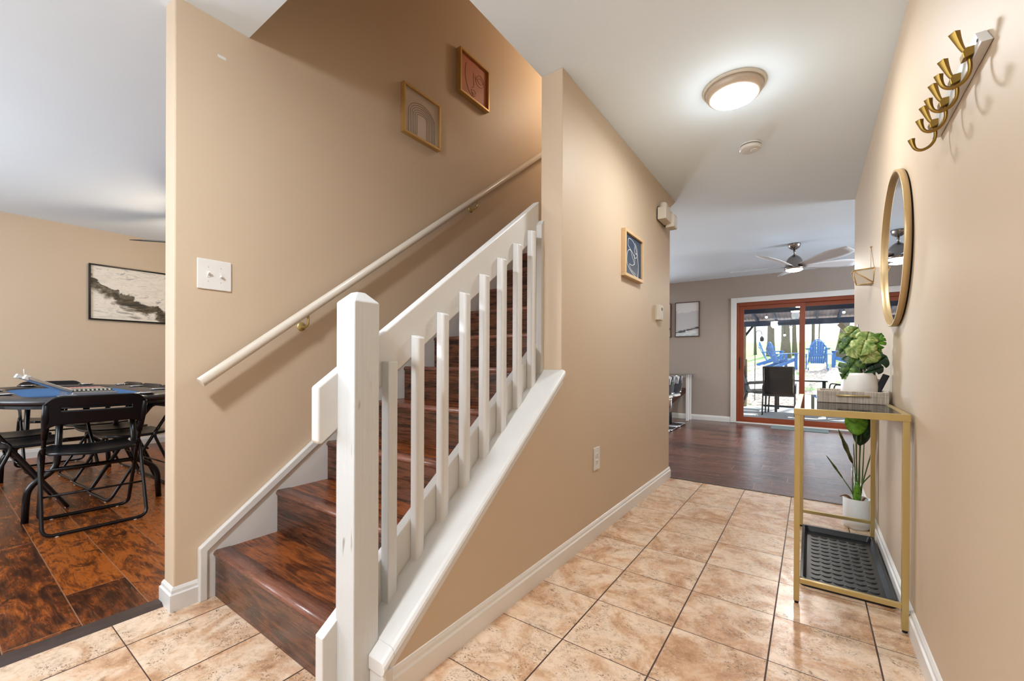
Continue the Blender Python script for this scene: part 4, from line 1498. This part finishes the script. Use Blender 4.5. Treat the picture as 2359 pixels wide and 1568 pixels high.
def chips(mat_a, mat_b, name, label, x0, rows):
    t = NT(name + '_stripe')
    X, Y, Z = t.xyz(t.obj())
    s1 = t.math('GREATER_THAN', t.math('FRACT', t.math('MULTIPLY', Y, 48.0)), .5)
    ang = t.math('GREATER_THAN', t.math('FRACT', t.math('MULTIPLY', t.math('ADD', X, Z), 70.0)), .5)
    t.set(t.mix(t.math('ABSOLUTE', t.math('SUBTRACT', ang, s1)), mat_a, mat_b), .4)
    m = MB()
    for k in range(rows):
        x = x0 + k * .0415
        for j in range(42):
            y = -.093 + j * .0045
            m.lathe([(.0195, -.0019), (.0195, .0019)], (x, y, .034), 12, Matrix.Rotation(PI / 2, 3, 'X'))
    o = m.build(name, t.m)
    o.matrix_world = CT
    return tag(o, label, 'poker chips', kind='stuff')


chips((.62, .10, .06, 1), (.72, .50, .42, 1), 'poker_chips', 'rows of red and white poker chips in the open case', -.160, 4)
chips((.66, .62, .52, 1), (.03, .03, .03, 1), 'poker_chips', 'rows of black and white poker chips in the open case', .012, 4)

# ================================================================== LIVING ROOM: bar table and clear stools
br = thing('bar_table', 'pub table with thin glass top and white legs against the far living room wall', 'table', (-2.4, 7.50, 0))
MB().prism(rrect(-.72, .755, -.02, .30, .03, 4), 'z', .800, .808).build('tabletop', 'glass_top', br)
for x in (-.68, .665):
    for y in (.08, .24):
        MB().box(x - .022, x + .022, y - .022, y + .022, 0, .80).build('leg', 'white_trim', br, bevel=.002)
MB().box(-.66, .65, .23, .25, .74, .80).build('apron', 'white_trim', br)
MB().bar((.60, .16, .50), (.10, .16, .05), .05, .06).bar((-.60, .16, .50), (-.10, .16, .05), .05, .06).box(-.64, .64, .13, .19, .48, .56).build('brace', 'dark_wood_frame', br)


def stool(label):
    """clear bucket stool facing -x"""
    o = thing('clear_stool', label, 'stool', (0, 0, 0), 0, 'clear stools along the pub table')
    g = []
    for i in range(9):
        a = -PI * .02 + PI * 1.02 * i / 8
        row = []
        for j in range(9):
            v = j / 4 - 1
            row.append((.17 * math.cos(a * 1.0 - PI / 2 - .2) * 1.0 + .03, v * (.20 - .03 * abs(math.sin(a))), .66 - .21 * math.cos(a - PI / 2 + PI / 2 - PI / 2 + .0)))
        g.append(row)
    g = []
    prof = [(.165, .80), (.175, .70), (.160, .58), (.115, .49), (.03, .455), (-.08, .46), (-.15, .49)]
    for (x, z) in prof:
        g.append([(x - .06 * (j / 4 - 1) ** 2 * (1 if z > .5 else 0), (j / 4 - 1) * .20, z + .05 * (j / 4 - 1) ** 2 * (0 if z > .6 else 1)) for j in range(9)])
    MB().sheet(g, .008).build('shell', 'clear_acrylic', o)
    MB().tube(smooth_path([(-.14, .20, .52), (.0, .205, .60), (.12, .19, .78), (.165, .10, .80), (.17, 0, .80), (.165, -.10, .80), (.12, -.19, .78), (0, -.205, .60), (-.14, -.20, .52)], 4), .005, 8).build('shell_edge', 'chrome', o)
    MB().prism(rrect(-.13, .13, -.15, .15, .04, 4), 'z', .465, .50).build('cushion', 'white_plastic', o, bevel=.01)
    MB().prism([(.120, .66), (.150, .67), (.158, .78), (.146, .785)], 'y', -.13, .13).build('back_pad', 'white_plastic', o, bevel=.004)  # white panel added to imitate the reflection on the upper shell
    MB().lathe([(.03, .445), (.028, .40), (.026, .02)], (0, 0, 0), 16).build('column', 'chrome', o)
    MB().box(-.19, .19, -.19, .19, .004, .016).build('base', 'black_plastic', o, bevel=.002)
    MB().tube([(-.19, -.19, .018), (.19, -.19, .018), (.19, .19, .018), (-.19, .19, .018)], .006, 6, closed=True).build('base_rod', 'chrome', o)
    for x in (-.17, .17):
        for y in (-.17, .17):
            MB().ball((x, y, .010), .010, 8, 6).build('glide', 'chrome', o)
    return o


s0 = stool('clear bucket stool of the pub table nearest the far wall')
s0.location = (-1.845, 6.92, 0)
dup(s0, (-1.840, 6.44, 0), .02, 'clear bucket stool of the pub table, middle of three at the wall corner', 'clear stools along the pub table')
dup(s0, (-1.835, 5.95, 0), -.02, 'clear bucket stool of the pub table nearest the hall corner', 'clear stools along the pub table')

tag(MB().prism(rrect(-.50, .215, 7.44, 7.79, .01, 2), 'z', 0, .008).build('door_mat', 'grey_mat', bevel=.002), 'thin grey green door mat on the planks inside the patio door', 'door mat')

# ================================================================== OUTSIDE: porch
struct(MB().box(-6, 6, 8.0, 12.35, -.30, -.10).build('floor', 'concrete'), 'grey concrete porch slab')
pr = thing('porch_roof', 'dark beamed porch roof of ribbed sheets beyond the patio door', 'porch', (0, 10, 2.2))
OP = Matrix.Translation((0, -10, -2.2))


def pp(m, name, mat, **k):
    return m.xf(OP).build(name, mat, pr, **k)


pp(MB().box(-5, 5, 12.10, 12.22, 1.93, 2.06), 'front_beam', 'beam_blue', bevel=.005)
pp(MB().box(-5, 5, 9.30, 9.38, 1.96, 2.08), 'middle_beam', 'beam_blue', bevel=.005)
pp(MB().box(-5, 5, 8.02, 8.12, 2.05, 2.45), 'house_beam', 'beam_blue', bevel=.005)
for k in range(24):
    x = -4.8 + .32 * k * 1.28
    pp(MB().bar((x, 8.1, 2.445), (x, 12.4, 2.045), .04, .08), 'rafter', 'beam_blue')
g = []
for i in range(3):
    y = 8.0 + 4.5 * i / 2
    g.append([(-5 + 10 * j / 260, y, 2.50 - .093 * (y - 8.0) + .008 * math.sin(2 * PI * (-5 + 10 * j / 260) / .076)) for j in range(261)])
pp(MB().sheet(g, .003), 'roof_sheet', 'roof_sheet')
for x, s in ((-1.43, 1), (1.05, -1)):
    po = thing('porch_post', 'tan timber porch post with knee brace on the %s of the patio opening' % ('left' if s > 0 else 'right'), 'post', (x, 12.16, -.1))
    MB().box(-.07, .07, -.07, .07, 0, 2.03).build('post', 'post_wood', po, bevel=.008)
    if s > 0:
        MB().box(-.10, .10, -.09, .09, 0, 1.2).build('post_casing', 'post_wood', po, bevel=.008)
    if s < 0:
        MB().bar((-.05, 0, 1.40), (-.52, 0, 2.02), .10, .12, (0, 1, 0)).build('knee_brace', 'post_wood', po, bevel=.006)
    else:
        MB().bar((.05, 0, 1.80), (.22, 0, 2.04), .05, .06, (0, 1, 0)).build('knee_brace', 'patio_dark', po, bevel=.006)
SB = [((-.745, 9.9, 1.935), 'left of the door stile'), ((-.125, 9.9, 1.93), 'right beside the door stile'), ((.50, 9.9, 1.955), 'nearest the right wall'),
      ((-.46, 10.6, 1.60), 'lowest one before the big trunk'), ((-.34, 10.3, 1.74), 'just under the front beam')]
for (p, w) in SB:
    o = thing('string_light', 'small white globe bulb of the porch string lights, ' + w, 'string light', p, 0, 'porch string light bulbs')
    MB().ball((0, 0, 0), .026, 14, 10).build('bulb', 'string_bulb', o)
    MB().lathe([(.010, .022), (.012, .045), (.004, .050)], (0, 0, 0), 10).tube([(0, 0, .045), (0, 0, 2.488 - .093 * (p[1] - 8.0) - p[2])], .0022, 5).build('socket', 'patio_dark', o)
sh = thing('shepherd_hook', 'thin black shepherd hook pole in the yard left of the big tree', 'pole', (-1.24, 13.0, -.05))
MB().tube(smooth_path([(0, 0, 0), (0, 0, 1.0), (0, 0, 1.75), (.05, 0, 1.92), (.14, 0, 1.90), (.16, 0, 1.80)], 5), .009, 8).build('pole', 'patio_dark', sh)
MB().lathe([(.002, 0), (.05, .02), (.05, .10), (.02, .14), (.003, .16)], (.16, 0, 1.63), 12).build('lantern', 'patio_dark', sh)

# ground rising away from the porch
g = []
for i in range(40):
    y = 12.33 + (i / 39) ** 1.5 * 32
    row = []
    for j in range(33):
        x = -16 + j
        z = -.16 + .20 * (y - 12.33) if y < 17 else .774 + .078 * (y - 17)
        z += .03 * math.sin(x * 1.7 + y) + .02 * math.sin(3.1 * x - 2 * y)
        row.append((x, y, z))
    g.append(row)
struct(MB().sheet(g, .05).build('floor', 'leaf_litter'), 'sunlit leaf strewn yard rising to a green lawn')


def gz(y):
    return -.16 + .20 * (y - 12.33) if y < 17 else .774 + .078 * (y - 17)


def tree(x, y, r, lean, label, seed, crown=True, H=8.5):
    o = thing('tree', label, 'tree', (x, y, gz(y) - .1), 0, 'trees in the yard')
    rr = random.Random(seed)
    pts, rad = [], []
    for i in range(10):
        u = i / 9
        pts.append((lean * u * 2.2 + .05 * math.sin(4 * u + seed), .05 * math.cos(5 * u + seed), u * H))
        rad.append(r * (1.0 - .55 * u) * (1.35 if i == 0 else 1))
    m = MB().tube(pts, rad, 12)
    tr = m.build('trunk', 'bark', o)
    for k in range(3):
        a = rr.uniform(0, 2 * PI)
        b0 = Vector(pts[6 + k % 3])
        MB().tube([b0, b0 + Vector((math.cos(a) * .8, math.sin(a) * .8, .9)), b0 + Vector((math.cos(a) * 1.6, math.sin(a) * 1.6, 1.3))], [r * .35, r * .2, r * .08], 6).build('branch', 'bark', tr)
    if crown:
        lm = MB()
        top = Vector(pts[-1])
        for k in range(230):
            c = top + Vector((rr.gauss(0, 1.5), rr.gauss(0, 1.5), rr.gauss(-.2, .8)))
            s_ = rr.uniform(.10, .26)
            a, b = Vector((rr.gauss(0, 1), rr.gauss(0, 1), rr.gauss(0, .5))).normalized(), Vector((rr.gauss(0, 1), rr.gauss(0, 1), rr.gauss(0, .5))).normalized()
            lm.add([c - a * s_, c - b * s_ * .5, c + a * s_, c + b * s_ * .5], [(0, 1, 2, 3)])
        lm.build('crown', 'leaves', o, recalc=False)


tree(-1.66, 24, .165, 0, 'straight grey trunk standing left of the sunlit brown trunk', 1)
tree(-.98, 22.5, .185, .05, 'thick brown trunk lit by sun beside the door stile', 2)
tree(-.66, 25, .10, 0, 'slim grey trunk close behind the thick brown trunk', 3)
tree(.13, 25, .075, .02, 'slim dark trunk behind the blue garden chair', 4)
tree(.38, 27, .035, 0, 'sapling to the right of the slim dark trunk', 5, False, 7)
tree(.98, 22, .17, .40, 'leaning trunk at the right of the patio door view', 6)
tree(-2.42, 25, .06, 0, 'slim trunk at the far left of the patio door view', 8)
rnd2 = random.Random(4)
for i in range(30):      # sticks and stones of the yard
    pass


# ---- garden chairs
def adirondack(label):
    """faces +y, on z=0"""
    o = thing('garden_chair', label, 'garden chair', (0, 0, 0), 0, 'blue slatted garden chairs')
    for k in range(7):
        u = k - 3
        top = .945 - .024 * u * u
        MB().bar((u * .052, -.18, .22), (u * .070, -.42, top), .048 if k % 2 else .050, .016, (0, -1, .3)).build('back_slat', 'adirondack_blue', o, bevel=.003)
    MB().tube([(u * .072, -.425 + .001 * u * u, .945 - .024 * u * u) for u in (-3.3, -3, -2.5, -2, -1.5, -1, -.5, 0, .5, 1, 1.5, 2, 2.5, 3, 3.3)], .014, 6).build('crest', 'adirondack_blue', o)
    MB().bar((-.25, -.275, .50), (.25, -.275, .50), .03, .06, (0, 0, 1)).bar((-.22, -.37, .78), (.22, -.37, .78), .02, .04).build('back_rail', 'adirondack_blue', o)
    for k in range(5):
        y = -.15 + .10 * k
        MB().box(-.25, .25, y, y + .085, .26 + .028 * k, .278 + .028 * k).build('seat_slat', 'adirondack_blue', o)
    for s in (-1, 1):
        MB().bar((s * .33, -.34, .52), (s * .34, .36, .56), .12, .022).build('armrest', 'adirondack_blue', o, bevel=.005)
        MB().bar((s * .285, .30, 0), (s * .285, .30, .55), .03, .09, (0, 1, 0)).build('leg', 'adirondack_blue', o)
        MB().bar((s * .26, -.48, .03), (s * .26, .33, .36), .03, .10).build('leg', 'adirondack_blue', o)
    return o


a0 = adirondack('blue garden chair seen from behind, right of the door stile')
a0.location = (.17, 17.1, gz(17.1))
a0.rotation_euler = (0, 0, .05)
GA = 'blue slatted garden chairs'
dup(a0, (-.82, 17.2, gz(17.2)), -1.0, 'blue garden chair turned three quarters, just left of the door stile', GA)
dup(a0, (-1.20, 18.6, gz(18.6)), -1.6, 'pale blue garden chair in profile, farthest left', GA)
dup(a0, (.95, 18.2, gz(18.2)), 1.5, 'blue garden chair in profile behind the split leaf plant', GA)
dup(a0, (.22, 20.4, gz(20.4)), PI, 'blue garden chair facing the house behind the nearest one', GA)


def patio_chair(label):
    """faces +y"""
    o = thing('patio_chair', label, 'patio chair', (0, 0, 0), 0, 'dark patio dining chairs')
    g = []
    for i in range(12):
        u = i / 11
        if u < .45:
            y, z = .24 - .44 * (u / .45), .45 - .04 * math.sin(PI * u / .45)
        else:
            v = (u - .45) / .55
            y, z = -.20 - .15 * v, .44 + .57 * v
        g.append([((j / 3 - 1) * .255, y - .02 * (1 - (j / 3 - 1) ** 2), z) for j in range(7)])
    MB().sheet(g, .010).build('sling', 'patio_sling', o)
    for s in (-1, 1):
        MB().tube(round_corners([(s * .27, .22, 0), (s * .27, .24, .45), (s * .27, -.20, .43), (s * .27, -.37, 1.02)], .03, 3), .013, 8).build('side_frame', 'patio_dark', o)
        MB().tube(round_corners([(s * .29, -.33, 0), (s * .285, -.22, .44), (s * .285, -.24, .62), (s * .29, .20, .66), (s * .285, .23, .44)], .05, 4), .014, 8).build('armrest', 'patio_dark', o)
    MB().box(-.27, .27, -.24, -.21, .40, .44).box(-.27, .27, -.30, -.28, .18, .22).tube([(-.27, -.37, 1.02), (.27, -.37, 1.02)], .012, 8).build('crossbar', 'patio_dark', o)
    return o


p0 = patio_chair('dark sling patio chair with its back to the house')
p0.location = (-.55, 10.56, -.10)
GP = 'dark patio dining chairs'
dup(p0, (-1.08, 11.80, -.10), -PI / 2 - .05, 'dark sling patio chair in profile at the left post', GP)
dup(p0, (-1.01, 11.16, -.10), -PI / 2 + .06, 'dark sling patio chair in profile nearest the left door jamb', GP)
dup(p0, (.58, 11.2, -.10), PI / 2 + .1, 'dark sling patio chair leaning back right of the patio table', GP)
tb = thing('patio_table', 'dark rectangular patio dining table on the porch', 'table', (-.20, 11.45, -.10))
MB().prism(rrect(-.50, .50, -.42, .42, .03, 3), 'z', .70, .73).build('tabletop', 'patio_dark', tb, bevel=.004)
for x in (-.44, .44):
    for y in (-.36, .36):
        MB().box(x - .025, x + .025, y - .025, y + .025, 0, .70).build('leg', 'patio_dark', tb)
